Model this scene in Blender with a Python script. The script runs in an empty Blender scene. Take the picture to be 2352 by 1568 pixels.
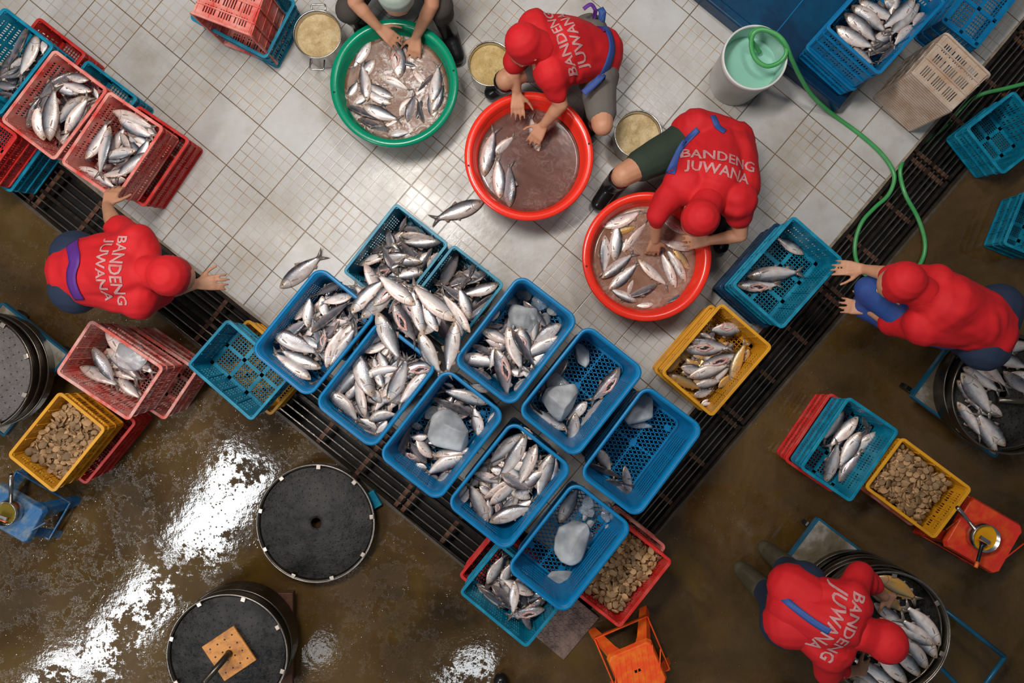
import bpy, math, random
from mathutils import Vector, Matrix, noise as mnoise
from mathutils.bvhtree import BVHTree
random.seed(7)
C = bpy.context.scene.collection
R = math.radians
# ------------------------------------------------------------------ camera
H = 4.4; F = 1681.0; NX, NY = 1190.0, 735.0        # camera height, focal length in px, point straight below
cam = bpy.data.cameras.new('camera'); co = bpy.data.objects.new('camera', cam); C.objects.link(co)
co.location = (0, 0, H); co.rotation_euler = (0, 0, 0)
cam.sensor_width = 36; cam.lens = F/2352*36
cam.shift_x = (1176-NX)/2352; cam.shift_y = (NY-784)/2352
cam.clip_start = .05
S = bpy.context.scene; S.camera = co
# ------------------------------------------------------------------ world, lights, exposure
w = bpy.data.worlds.new('world'); S.world = w; w.use_nodes = True
w.node_tree.nodes['Background'].inputs[0].default_value = (.80, .90, 1.0, 1)
w.node_tree.nodes['Background'].inputs[1].default_value = .115
S.view_settings.view_transform = 'Standard'; S.view_settings.look = 'None'
S.view_settings.exposure = 0.0; S.view_settings.gamma = 1.0
def area(name, loc, sx, sy, power, col=(1, .95, .88), rot=(0, 0, 0)):
    l = bpy.data.lights.new(name, 'AREA'); l.shape = 'RECTANGLE'; l.size = sx; l.size_y = sy
    l.energy = power; l.color = col
    o = bpy.data.objects.new(name, l); C.objects.link(o); o.location = loc; o.rotation_euler = rot
    return o
area('ceiling_lamp', (-1.25, 1.55, 5.4), 1.6, .5, 195, (1, .95, .89), (R(-12), R(-6), R(40)))
area('ceiling_lamp', (1.3, 2.5, 6.0), 1.4, .4, 78, (1, .96, .92), (R(-20), R(8), R(-50)))
area('ceiling_lamp', (-3.3, .9, 6.4), 1.6, .5, 45, (1, .93, .85), (0, R(-20), R(40)))
# bright roof openings whose reflection lies on the wet floor
def opening(px, py, wpx, hpx, ang, rad):
    # a roof opening placed where its mirror image on the floor falls at this point
    k = H/F*(H+5.6)/H; x, y = (px-NX)*k, -(py-NY)*k; a, b = wpx*k, hpx*k
    area('roof_opening', (x, y, 5.6), a, b, rad*a*b, (.93, .97, 1), (0, 0, R(ang)))
opening(505, 1165, 270, 120, 58, 95)
opening(305, 1420, 300, 105, 50, 85)
opening(120, 1565, 150, 90, 45, 70)
opening(1075, 1540, 120, 60, 30, 50)
opening(735, 1495, 60, 50, 30, 16)

def P(px, py, z=0.0):
    k = (H-z)/F
    return Vector(((px-NX)*k, -(py-NY)*k, z))
def pxof(v):
    k = F/(H-v[2]); return NX+v[0]*k, NY-v[1]*k

# ------------------------------------------------------------------ materials
def new_mat(name):
    m = bpy.data.materials.new(name); m.use_nodes = True
    nt = m.node_tree; b = nt.nodes['Principled BSDF']
    return m, nt, b
def N(nt, t, **kw):
    n = nt.nodes.new(t)
    for k, v in kw.items():
        if k.startswith('i_'):
            n.inputs[int(k[2:]) if k[2:].isdigit() else k[2:]].default_value = v
        else: setattr(n, k, v)
    return n
def L(nt, a, b): nt.links.new(a, b)
def math_n(nt, op, a, b=None, clamp=False):
    n = nt.nodes.new('ShaderNodeMath'); n.operation = op; n.use_clamp = clamp
    for i, v in enumerate((a, b)):
        if v is None: continue
        if isinstance(v, (int, float)): n.inputs[i].default_value = v
        else: nt.links.new(v, n.inputs[i])
    return n.outputs[0]
def ramp(nt, fac, stops):
    r = nt.nodes.new('ShaderNodeValToRGB'); e = r.color_ramp.elements
    while len(e) < len(stops): e.new(.5)
    for el, (p, c) in zip(e, stops):
        el.position = p; el.color = (c[0], c[1], c[2], 1) if not isinstance(c, (int, float)) else (c, c, c, 1)
    if fac is not None: nt.links.new(fac, r.inputs[0])
    return r.outputs[0]
def mix(nt, fac, a, b, mode='MIX'):
    n = nt.nodes.new('ShaderNodeMix'); n.data_type = 'RGBA'; n.blend_type = mode
    for s, v in ((n.inputs[0], fac), (n.inputs[6], a), (n.inputs[7], b)):
        if isinstance(v, (int, float)): s.default_value = v
        elif isinstance(v, tuple): s.default_value = (v[0], v[1], v[2], 1)
        else: nt.links.new(v, s)
    return n.outputs[2]
def tc(nt, which='Object'): return nt.nodes.new('ShaderNodeTexCoord').outputs[which]
def noise(nt, vec, scale, detail=4, rough=.55, dist=0):
    n = nt.nodes.new('ShaderNodeTexNoise'); n.inputs['Scale'].default_value = scale
    n.inputs['Detail'].default_value = detail; n.inputs['Roughness'].default_value = rough
    n.inputs['Distortion'].default_value = dist
    if vec is not None: nt.links.new(vec, n.inputs['Vector'])
    return n.outputs[0]
def bump(nt, b, h, strength=.3, dist=.01):
    n = nt.nodes.new('ShaderNodeBump'); n.inputs['Strength'].default_value = strength
    n.inputs['Distance'].default_value = dist
    nt.links.new(h, n.inputs['Height']); nt.links.new(n.outputs[0], b.inputs['Normal'])
def simple(name, col, rough=.5, metal=0.0, grime=None, gs=9, ga=.4, bmp=0, spec=.38, gr=(.45, .7)):
    m, nt, b = new_mat(name)
    b.inputs['Roughness'].default_value = rough; b.inputs['Metallic'].default_value = metal
    b.inputs['Specular IOR Level'].default_value = spec
    b.inputs['Base Color'].default_value = (*col, 1)
    v = tc(nt)
    if grime:
        f = ramp(nt, noise(nt, v, gs, 6, .65), [(gr[0], 0.0), (gr[1], 1.0)])
        f = math_n(nt, 'MULTIPLY', f, ga)
        L(nt, mix(nt, f, col, grime), b.inputs['Base Color'])
    if bmp: bump(nt, b, noise(nt, v, gs*4, 5), bmp, .004)
    return m
M = {}
M['blue'] = simple('blue_plastic', (.0, .145, .34), .38, grime=(.01, .30, .52), gs=14, ga=.22, bmp=.08)
M['teal'] = simple('teal_plastic', (.0, .165, .275), .40, grime=(.03, .40, .52), gs=12, ga=.45, bmp=.15)
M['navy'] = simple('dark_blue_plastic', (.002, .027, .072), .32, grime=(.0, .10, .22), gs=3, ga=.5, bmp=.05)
M['red'] = simple('red_plastic', (.52, .018, .014), .4, grime=(.6, .15, .12), gs=12, ga=.45, bmp=.15)
M['coral'] = simple('faded_red_plastic', (.58, .045, .032), .5, grime=(.70, .36, .30), gs=9, ga=.75, bmp=.25, gr=(.35, .62))
M['pink'] = simple('scuffed_pink_plastic', (.60, .085, .06), .55, grime=(.64, .42, .37), gs=13, ga=.85, bmp=.35, gr=(.38, .64))
M['yellow'] = simple('yellow_plastic', (.66, .30, .012), .42, grime=(.35, .15, .02), gs=10, ga=.5, bmp=.2)
M['cream'] = simple('stained_white_plastic', (.52, .42, .34), .6, grime=(.36, .20, .11), gs=7, ga=.8, bmp=.3, gr=(.4, .7))
M['tub_red'] = simple('glossy_red_plastic', (.80, .032, .015), .22, grime=(.6, .02, .01), gs=4, ga=.4, bmp=.03)
M['tub_green'] = simple('glossy_green_plastic', (.0, .22, .115), .22, grime=(.0, .16, .08), gs=4, ga=.4, bmp=.03)
M['orange'] = simple('orange_plastic', (.85, .085, .015), .4, grime=(.85, .25, .02), gs=16, ga=.7, bmp=.1)
M['stool_red'] = simple('stool_red_plastic', (.66, .035, .02), .35, grime=(.8, .16, .01), gs=10, ga=.6, bmp=.1)
M['stool_blue'] = simple('stool_blue_plastic', (.012, .10, .25), .45, grime=(.30, .26, .12), gs=16, ga=.6, bmp=.1)
M['steel'] = simple('stainless_steel', (.55, .53, .50), .25, 1.0, grime=(.30, .26, .22), gs=9, ga=.5, bmp=.03)
M['dark_steel'] = simple('sooty_steel', (.035, .032, .03), .34, .6, grime=(.12, .10, .09), gs=16, ga=.6, bmp=.5)
M['clip_steel'] = simple('worn_clip_steel', (.5, .42, .36), .4, .9, grime=(.3, .2, .12), gs=30, ga=.5)
M['edge_steel'] = simple('worn_edge_steel', (.36, .32, .29), .3, .9, grime=(.14, .11, .09), gs=20, ga=.7)
M['ring_steel'] = simple('brown_steamer_steel', (.10, .085, .07), .3, .85, grime=(.22, .18, .13), gs=6, ga=.7, bmp=.1)
M['rust'] = simple('rusty_iron', (.13, .055, .03), .6, .4, grime=(.05, .03, .025), gs=30, ga=.8, bmp=.4)
M['grate'] = simple('wet_grate_iron', (.034, .028, .024), .3, .75, grime=(.14, .09, .06), gs=14, ga=.6, bmp=.3)
M['bar'] = simple('wet_bar_iron', (.30, .25, .21), .22, .9, grime=(.04, .03, .025), gs=9, ga=.7, bmp=.3)
M['trench'] = simple('drain_black', (.008, .007, .006), .5, 0, bmp=.2)
M['bucket'] = simple('bucket_white_plastic', (.62, .61, .58), .35, grime=(.45, .38, .30), gs=6, ga=.4)
M['bucket_in'] = simple('bucket_inner_plastic', (.34, .56, .47), .3)
M['hose'] = simple('green_hose', (.05, .30, .085), .3, grime=(.14, .36, .14), gs=8, ga=.5)
M['skin'] = simple('skin', (.50, .235, .135), .5, grime=(.58, .30, .18), gs=7, ga=.5)
M['red_cloth'] = simple('red_shirt_cloth', (.56, .008, .012), .75, grime=(.42, .004, .01), gs=5, ga=.5)
M['blue_cloth'] = simple('blue_apron_cloth', (.02, .07, .26), .6, grime=(.05, .03, .16), gs=4, ga=.5)
M['purple_cloth'] = simple('purple_strap_cloth', (.09, .02, .20), .6)
M['green_cloth'] = simple('dark_green_cloth', (.022, .036, .022), .85)
M['grey_cloth'] = simple('grey_shorts_cloth', (.13, .115, .10), .9, grime=(.09, .08, .07), gs=8, ga=.6)
M['brown_cloth'] = simple('dark_brown_cloth', (.05, .042, .036), .9)
M['navy_cloth'] = simple('navy_cloth', (.012, .022, .05), .85)
M['pale_cloth'] = simple('pale_green_cloth', (.36, .42, .36), .85)
M['boot'] = simple('black_rubber', (.008, .008, .009), .22, grime=(.02, .02, .02), gs=9, ga=.5)
M['boot_olive'] = simple('olive_rubber', (.06, .05, .03), .45, grime=(.10, .08, .05), gs=9, ga=.5)
M['hair'] = simple('black_hair', (.01, .008, .007), .5)
M['print'] = simple('pale_shirt_print', (.50, .27, .26), .85, grime=(.44, .10, .10), gs=30, ga=.8)
M['white'] = simple('eye_white', (.7, .68, .64), .3)
M['black'] = simple('matte_black', (.006, .006, .006), .5)
M['oil'] = simple('yellow_oil', (.62, .28, .006), .08)
M['oil_dark'] = simple('brown_oil', (.14, .10, .015), .08)
M['orange_rubber'] = simple('orange_grip', (.8, .17, .03), .4)
M['board'] = simple('orange_board', (.62, .25, .05), .5, grime=(.25, .08, .02), gs=18, ga=.9, bmp=.3)
M['blue_paint'] = simple('blue_painted_steel', (.01, .11, .20), .35, .2, grime=(.02, .05, .07), gs=8, ga=.7)

def plate_mat():
    m, nt, b = new_mat('galvanised_plate'); v = tc(nt)
    n1 = noise(nt, v, 4, 6, .6, .6)
    L(nt, ramp(nt, n1, [(.3, (.10, .07, .035)), (.48, (.26, .21, .15)), (.62, (.62, .60, .55))]), b.inputs['Base Color'])
    b.inputs['Metallic'].default_value = .5
    L(nt, ramp(nt, n1, [(.3, .5), (.7, .25)]), b.inputs['Roughness'])
    bump(nt, b, noise(nt, v, 22, 4), .2, .004); return m
M['plate'] = plate_mat()

# floor: white tiles, some of them moulded with a small grid
TA = math.atan2(-.643, .765)                        # tile course direction in world
def tile_mat():
    m, nt, b = new_mat('white_floor_tile')
    mp = N(nt, 'ShaderNodeMapping'); mp.vector_type = 'POINT'
    o0 = P(596, 288)
    c, s = math.cos(-TA), math.sin(-TA)
    T = .3105
    mp.inputs['Rotation'].default_value = (0, 0, -TA)
    mp.inputs['Scale'].default_value = (1, 1, 1)
    mp.inputs['Location'].default_value = (-(c*o0.x-s*o0.y), -(s*o0.x+c*o0.y), 0)
    L(nt, tc(nt), mp.inputs['Vector'])
    sp = N(nt, 'ShaderNodeSeparateXYZ'); L(nt, mp.outputs[0], sp.inputs[0])
    def gl(period, width):
        o = []
        for k in (0, 1):
            f = math_n(nt, 'DIVIDE', sp.outputs[k], period)
            f = math_n(nt, 'FRACT', math_n(nt, 'ADD', f, 100.0))
            d = math_n(nt, 'ABSOLUTE', math_n(nt, 'SUBTRACT', math_n(nt, 'FRACT', math_n(nt, 'ADD', f, .5)), .5))
            o.append(math_n(nt, 'MULTIPLY', d, period))
        d = math_n(nt, 'MINIMUM', o[0], o[1])
        return math_n(nt, 'SUBTRACT', 1.0, math_n(nt, 'DIVIDE', math_n(nt, 'SUBTRACT', d, width*.4), width*.6), True), d
    big, _ = gl(T, .0042)
    small, _ = gl(T/5, .0036)
    v = tc(nt)
    cell = N(nt, 'ShaderNodeVectorMath', operation='SNAP'); L(nt, mp.outputs[0], cell.inputs[0])
    off = N(nt, 'ShaderNodeVectorMath', operation='ADD'); L(nt, mp.outputs[0], off.inputs[0]); off.inputs[1].default_value = (T*60, T*60, .5)
    L(nt, off.outputs[0], cell.inputs[0]); cell.inputs[1].default_value = (T, T, 100)
    wn = N(nt, 'ShaderNodeTexWhiteNoise'); L(nt, cell.outputs[0], wn.inputs['Vector'])
    rnd = wn.outputs['Value']
    has = ramp(nt, rnd, [(.22, 0.0), (.32, 1.0)])
    fade = ramp(nt, noise(nt, v, 2.6, 3), [(.34, .18), (.58, 1.0)])
    sm = math_n(nt, 'MULTIPLY', math_n(nt, 'MULTIPLY', small, has), fade)
    base = ramp(nt, noise(nt, v, 1.7, 6, .62), [(.32, (.34, .295, .245)), (.52, (.47, .455, .435)), (.7, (.54, .535, .525))])
    base = mix(nt, math_n(nt, 'MULTIPLY', rnd, .25), base, (.42, .39, .355))
    dirt = ramp(nt, noise(nt, v, 9, 8, .7), [(.56, 0.0), (.76, 1.0)])
    base = mix(nt, math_n(nt, 'MULTIPLY', dirt, .35), base, (.27, .20, .13))
    gcol = ramp(nt, noise(nt, v, 4, 3), [(.38, (.40, .29, .16)), (.52, (.33, .18, .06)), (.64, (.13, .065, .022))])
    base = mix(nt, math_n(nt, 'MULTIPLY', sm, .72), base, gcol)
    bcol = ramp(nt, noise(nt, v, 6, 3), [(.4, (.08, .048, .024)), (.65, (.20, .105, .03))])
    base = mix(nt, math_n(nt, 'MULTIPLY', big, .92), base, bcol)
    L(nt, base, b.inputs['Base Color'])
    L(nt, ramp(nt, noise(nt, v, 3, 5), [(.35, .22), (.65, .42)]), b.inputs['Roughness'])
    h = math_n(nt, 'SUBTRACT', noise(nt, v, 25, 3), math_n(nt, 'ADD', math_n(nt, 'MULTIPLY', sm, .6), big))
    bump(nt, b, h, .25, .003)
    return m
M['tile'] = tile_mat()
def concrete_mat():
    m, nt, b = new_mat('wet_brown_concrete'); v = tc(nt)
    n1 = noise(nt, v, 1.1, 8, .6, .5)
    base = ramp(nt, n1, [(.30, (.022, .012, .004)), (.5, (.066, .036, .012)), (.68, (.115, .068, .027))])
    yl = ramp(nt, noise(nt, v, 1.6, 5, .6, 1.2), [(.50, 0.0), (.72, 1.0)])
    base = mix(nt, math_n(nt, 'MULTIPLY', yl, .6), base, (.100, .056, .007))
    gy = ramp(nt, noise(nt, v, 2.3, 8, .7), [(.54, 0.0), (.74, 1.0)])
    base = mix(nt, math_n(nt, 'MULTIPLY', gy, .3), base, (.14, .10, .065))
    L(nt, base, b.inputs['Base Color'])
    big = noise(nt, v, 2.1, 5, .6, .8); fine = noise(nt, v, 26, 6, .75)
    wet = math_n(nt, 'ADD', math_n(nt, 'MULTIPLY', big, .60), math_n(nt, 'MULTIPLY', fine, .40))
    mid = noise(nt, v, 9, 6, .7)
    wet = math_n(nt, 'ADD', math_n(nt, 'MULTIPLY', wet, .7), math_n(nt, 'MULTIPLY', mid, .3))
    film = ramp(nt, wet, [(.470, 0.0), (.492, 1.0)])           # 1 = standing water film
    vo = N(nt, 'ShaderNodeTexVoronoi'); vo.inputs['Scale'].default_value = 38; L(nt, v, vo.inputs['Vector'])
    drop = math_n(nt, 'MULTIPLY', ramp(nt, vo.outputs['Distance'], [(.10, 1.0), (.22, 0.0)]), ramp(nt, noise(nt, v, 3, 3), [(.45, 0.0), (.6, 1.0)]))
    r1 = math_n(nt, 'SUBTRACT', .56, math_n(nt, 'MULTIPLY', film, .50))
    r2 = math_n(nt, 'SUBTRACT', r1, math_n(nt, 'MULTIPLY', drop, .25))
    L(nt, r2, b.inputs['Roughness'])
    L(nt, math_n(nt, 'ADD', math_n(nt, 'MULTIPLY', film, .35), .18), b.inputs['Specular IOR Level'])
    dry = math_n(nt, 'SUBTRACT', 1.0, film)
    h = math_n(nt, 'ADD', math_n(nt, 'MULTIPLY', dry, math_n(nt, 'ADD', fine, .0)), math_n(nt, 'ADD', math_n(nt, 'MULTIPLY', film, .55), math_n(nt, 'MULTIPLY', drop, .5)))
    h = math_n(nt, 'ADD', h, math_n(nt, 'MULTIPLY', noise(nt, v, 12, 4, .6), .30))
    bump(nt, b, h, .35, .010)
    return m
M['concrete'] = concrete_mat()

# fish skin: uv.x runs snout -> tail, uv.y belly -> back
def fish_mat(name, stops, head=(.50, .37, .27), metal=.22, tint=None, spot=.32):
    m, nt, b = new_mat(name)
    uv = tc(nt, 'UV'); sp = N(nt, 'ShaderNodeSeparateXYZ'); L(nt, uv, sp.inputs[0])
    u, t = sp.outputs[0], sp.outputs[1]
    ob = tc(nt, 'Object'); oi = N(nt, 'ShaderNodeObjectInfo'); rnd = oi.outputs['Random']
    ov = N(nt, 'ShaderNodeVectorMath', operation='ADD'); L(nt, ob, ov.inputs[0])
    cm = N(nt, 'ShaderNodeCombineXYZ'); L(nt, math_n(nt, 'MULTIPLY', rnd, 37.0), cm.inputs[0]); L(nt, cm.outputs[0], ov.inputs[1])
    st = N(nt, 'ShaderNodeMapping'); st.inputs['Scale'].default_value = (1.0, 3.2, 3.2); L(nt, ov.outputs[0], st.inputs[0])
    nz = noise(nt, st.outputs[0], 7, 4, .6)
    t2 = math_n(nt, 'ADD', t, math_n(nt, 'MULTIPLY', math_n(nt, 'SUBTRACT', nz, .5), .30))
    col = ramp(nt, t2, stops)
    col = mix(nt, math_n(nt, 'MULTIPLY', ramp(nt, noise(nt, ov.outputs[0], 9, 3), [(.45, 0.0), (.7, 1.0)]), .45), col, (.40, .24, .21))
    dark = ramp(nt, noise(nt, st.outputs[0], 26, 5, .7), [(.50, 0.0), (.80, 1.0)])
    back = ramp(nt, t, [(.45, 0.0), (.8, 1.0)])
    col = mix(nt, math_n(nt, 'MULTIPLY', math_n(nt, 'MULTIPLY', dark, back), spot), col, (.03, .03, .035))
    hf = ramp(nt, u, [(.06, 1.0), (.20, .0)])
    col = mix(nt, math_n(nt, 'MULTIPLY', hf, .75), col, head)
    tf = ramp(nt, u, [(.80, 0.0), (.88, 1.0)])
    col = mix(nt, math_n(nt, 'MULTIPLY', tf, .8), col, (.20, .155, .125))
    # gill cover arc
    q = math_n(nt, 'SUBTRACT', t, .45)
    arc = math_n(nt, 'SUBTRACT', .215, math_n(nt, 'MULTIPLY', math_n(nt, 'MULTIPLY', q, q), .28))
    d = math_n(nt, 'ABSOLUTE', math_n(nt, 'SUBTRACT', u, arc))
    g = math_n(nt, 'SUBTRACT', 1.0, math_n(nt, 'DIVIDE', d, .009), True)
    col = mix(nt, math_n(nt, 'MULTIPLY', g, .75), col, (.07, .045, .04))
    val = math_n(nt, 'ADD', math_n(nt, 'MULTIPLY', rnd, .45), .68)
    hs = N(nt, 'ShaderNodeHueSaturation'); L(nt, col, hs.inputs['Color']); L(nt, val, hs.inputs['Value'])
    L(nt, hs.outputs[0], b.inputs['Base Color'])
    b.inputs['Metallic'].default_value = metal
    L(nt, ramp(nt, nz, [(.35, .16), (.65, .36)]), b.inputs['Roughness'])
    vo = N(nt, 'ShaderNodeTexVoronoi'); vo.inputs['Scale'].default_value = 60; L(nt, ob, vo.inputs['Vector'])
    bump(nt, b, math_n(nt, 'ADD', vo.outputs['Distance'], math_n(nt, 'MULTIPLY', nz, 2.0)), .10, .004)
    return m
sil = [(.05, (.74, .60, .54)), (.35, (.82, .75, .71)), (.55, (.58, .57, .59)), (.72, (.22, .235, .26)), (.90, (.04, .045, .055))]
M['fish_s'] = fish_mat('silver_fish_skin', sil)
M['fish_d'] = fish_mat('dark_fish_skin', [(.05, (.50, .42, .40)), (.3, (.38, .36, .38)), (.5, (.20, .20, .23)), (.75, (.085, .09, .105)), (.95, (.035, .04, .045))], (.26, .19, .15), .25)
M['fish_w'] = fish_mat('pale_fish_skin', [(.05, (.80, .61, .54)), (.4, (.84, .73, .67)), (.68, (.58, .55, .54)), (.86, (.24, .24, .26)), (.98, (.07, .07, .08))], (.60, .42, .32), .15, spot=.3)
M['fish_y'] = fish_mat('yellow_fish_skin', [(.05, (.62, .33, .07)), (.35, (.60, .30, .05)), (.6, (.50, .34, .14)), (.8, (.28, .22, .11)), (.95, (.09, .07, .04))], (.50, .38, .26), .2)
M['fin'] = simple('fish_fin', (.24, .17, .13), .5, grime=(.36, .27, .22), gs=8, ga=.6)
M['flesh'] = simple('pink_flesh', (.42, .15, .13), .3, grime=(.62, .42, .38), gs=9, ga=.9, bmp=.3, gr=(.38, .58))
M['gut'] = simple('black_gut_lining', (.012, .010, .010), .18, grime=(.22, .20, .19), gs=26, ga=.8, bmp=.8, gr=(.52, .72))
M['pupil'] = simple('fish_pupil', (.006, .005, .005), .1)
M['iris'] = simple('fish_iris', (.60, .44, .28), .25, .3)
M['eyering'] = simple('fish_eye_ring', (.20, .035, .015), .3)
def ice_mat():
    m, nt, b = new_mat('cloudy_ice'); v = tc(nt)
    f = noise(nt, v, 5, 3, .5)
    L(nt, ramp(nt, f, [(.3, (.40, .41, .425)), (.7, (.74, .745, .75))]), b.inputs['Base Color'])
    L(nt, ramp(nt, f, [(.38, .60), (.62, .25)]), b.inputs['Transmission Weight'])
    b.inputs['Roughness'].default_value = .22; b.inputs['IOR'].default_value = 1.31
    b.inputs['Subsurface Weight'].default_value = .15
    bump(nt, b, noise(nt, v, 34, 6, .7), .5, .008); return m
M['ice'] = ice_mat()
def clear_mat():
    m, nt, b = new_mat('clear_ice'); v = tc(nt)
    b.inputs['Base Color'].default_value = (.82, .86, .9, 1); b.inputs['Transmission Weight'].default_value = .85
    b.inputs['Roughness'].default_value = .08; b.inputs['IOR'].default_value = 1.31
    bump(nt, b, noise(nt, v, 40, 4), .4, .006); return m
M['clear'] = clear_mat()
def water_mat(name, c1, c2, foam=0.0, fc=(.62, .55, .53)):
    m, nt, b = new_mat(name); v = tc(nt)
    col = ramp(nt, noise(nt, v, 4, 5, .6, .8), [(.3, c1), (.7, c2)])
    st = noise(nt, v, 14, 9, .8, 2.2)
    fm = ramp(nt, st, [(.48, 0.0), (.56, 1.0)])
    big = ramp(nt, noise(nt, v, 4, 2), [(.40, 0.0), (.55, 1.0)])
    f = math_n(nt, 'MULTIPLY', math_n(nt, 'MULTIPLY', fm, big), foam)
    L(nt, mix(nt, f, col, fc), b.inputs['Base Color'])
    b.inputs['Roughness'].default_value = .12
    bump(nt, b, math_n(nt, 'ADD', noise(nt, v, 6, 3), math_n(nt, 'MULTIPLY', st, foam*1.2)), .22 if foam > .5 else .10, .012)
    return m
M['water_brown'] = water_mat('murky_brown_water', (.085, .035, .027), (.16, .07, .052), .10)
M['water_fish'] = water_mat('cloudy_brown_water', (.19, .085, .05), (.34, .19, .135), .25)
M['water_foam'] = water_mat('scaly_foamy_water', (.11, .045, .022), (.24, .12, .07), 1.0)
M['water_bucket'] = water_mat('clear_bucket_water', (.24, .50, .39), (.28, .54, .43), 0)
def mash_mat(name, a, c):
    m, nt, b = new_mat(name); v = tc(nt)
    n1 = noise(nt, v, 16, 8, .7)
    L(nt, ramp(nt, n1, [(.3, a), (.62, c)]), b.inputs['Base Color']); b.inputs['Roughness'].default_value = .35
    bump(nt, b, noise(nt, v, 42, 6, .7), 1.0, .02); return m
M['mash'] = mash_mat('tan_mash', (.46, .30, .12), (.80, .62, .35))
M['mash_wet'] = mash_mat('wet_yellow_mash', (.50, .32, .10), (.76, .56, .26))
def slice_mat():
    m, nt, b = new_mat('root_slice_flesh'); v = tc(nt); oi = N(nt, 'ShaderNodeObjectInfo')
    c = ramp(nt, noise(nt, v, 40, 5), [(.3, (.11, .05, .018)), (.5, (.38, .21, .09)), (.7, (.62, .42, .22))])
    hs = N(nt, 'ShaderNodeHueSaturation'); L(nt, c, hs.inputs['Color'])
    L(nt, math_n(nt, 'ADD', math_n(nt, 'MULTIPLY', oi.outputs['Random'], .75), .45), hs.inputs['Value'])
    L(nt, hs.outputs[0], b.inputs['Base Color']); b.inputs['Roughness'].default_value = .5
    bump(nt, b, noise(nt, v, 90, 4), .3, .004)
    return m
M['slice'] = slice_mat()

# ------------------------------------------------------------------ mesh helpers
class MB:
    def __init__(s): s.v = []; s.f = []; s.m = []
    def add(s, vs, fs, mi=0):
        o = len(s.v); s.v += [tuple(x) for x in vs]
        for f in fs: s.f.append(tuple(i+o for i in f)); s.m.append(mi)
    def box(s, c, d, rz=0, mi=0, mat=None):
        x, y, z = d[0]/2, d[1]/2, d[2]/2
        vs = [Vector((a*x, b*y, e*z)) for e in (-1, 1) for a, b in ((-1, -1), (1, -1), (1, 1), (-1, 1))]
        r = Matrix.Rotation(rz, 3, 'Z') if mat is None else mat
        vs = [r @ v+Vector(c) for v in vs]
        s.add(vs, [(3, 2, 1, 0), (4, 5, 6, 7), (0, 1, 5, 4), (1, 2, 6, 5), (2, 3, 7, 6), (3, 0, 4, 7)], mi)
    def bar(s, a, b, wd, ht, mi=0, up=Vector((0, 0, 1))):
        a = Vector(a); b = Vector(b); d = b-a; ln = d.length
        if ln < 1e-6: return
        x = d/ln; y = up.cross(x)
        if y.length < 1e-4: y = Vector((1, 0, 0)).cross(x)
        y.normalize(); z = x.cross(y)
        m = Matrix((x, y, z)).transposed(); s.box((a+b)/2, (ln, wd, ht), mat=m, mi=mi)
    def rings(s, rings, mi=0, closed=True, cap=True, cyc=False):
        n = len(rings[0]); vs = [p for r in rings for p in r]; fs = []
        m = len(rings)
        for i in range(m if cyc else m-1):
            j2 = (i+1) % m
            for j in range(n if closed else n-1):
                k = (j+1) % n
                fs.append((i*n+j, i*n+k, j2*n+k, j2*n+j))
        if cap and not cyc:
            fs.append(tuple(reversed(range(n)))); fs.append(tuple((m-1)*n+j for j in range(n)))
        s.add(vs, fs, mi)
    def tube(s, pts, r, n=10, mi=0, cyc=False):
        pts = [Vector(p) for p in pts]; rs = r if isinstance(r, (list, tuple)) else [r]*len(pts)
        rg = []; up = None; m = len(pts)
        for i, p in enumerate(pts):
            a = pts[i-1] if (i > 0 or cyc) else pts[i]; b = pts[(i+1) % m] if (i < m-1 or cyc) else pts[i]
            d = (b-a)
            d = d.normalized() if d.length > 1e-9 else Vector((0, 0, 1))
            if up is None: up = d.orthogonal().normalized()
            up = up-d*up.dot(d)
            up = up.normalized() if up.length > 1e-6 else d.orthogonal().normalized()
            q = d.cross(up)
            rg.append([p+(up*math.cos(t)+q*math.sin(t))*rs[i] for t in [k*2*math.pi/n for k in range(n)]])
        s.rings(rg, mi, cyc=cyc)
    def lathe(s, prof, c=(0, 0, 0), n=48, mi=0, cyc=False, cap=False):
        rg = [[(c[0]+r*math.cos(t), c[1]+r*math.sin(t), c[2]+z) for t in [k*2*math.pi/n for k in range(n)]] for r, z in prof]
        s.rings(rg, mi, cap=cap, cyc=cyc)
    def capsule(s, a, ra, b, rb, n=14):
        a = Vector(a); b = Vector(b); d = b-a
        if d.length < 1e-5: d = Vector((0, 0, 1e-5))
        x = d.normalized(); pts = []; rs = []
        for k in range(4):
            t = math.pi/2*(1-k/3.5); pts.append(a-x*ra*math.sin(t)); rs.append(max(ra*math.cos(t), ra*.05))
        for k in range(4):
            t = math.pi/2*(k+.5)/3.5; pts.append(b+x*rb*math.sin(t)); rs.append(max(rb*math.cos(t), rb*.05))
        s.tube(pts, rs, n)
    def mesh(s, name, mats, smooth=False):
        me = bpy.data.meshes.new(name); me.from_pydata(s.v, [], s.f); me.update()
        for m in (mats if isinstance(mats, (list, tuple)) else [mats]): me.materials.append(m)
        me.polygons.foreach_set('material_index', s.m)
        if smooth: me.polygons.foreach_set('use_smooth', [True]*len(s.f))
        return me
    def build(s, name, mats, parent=None, smooth=False, loc=(0, 0, 0), rz=0):
        o = bpy.data.objects.new(name, s.mesh(name, mats, smooth)); C.objects.link(o)
        o.location = loc; o.rotation_euler = (0, 0, rz)
        if parent: o.parent = parent
        return o
def tag(o, label=None, cat=None, group=None, kind=None):
    if label: o['label'] = label
    if cat: o['category'] = cat
    if group: o['group'] = group
    if kind: o['kind'] = kind
    return o
def empty(name, loc=(0, 0, 0), rz=0):
    o = bpy.data.objects.new(name, None); C.objects.link(o); o.location = loc; o.rotation_euler = (0, 0, rz)
    o.empty_display_size = .05
    return o
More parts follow.
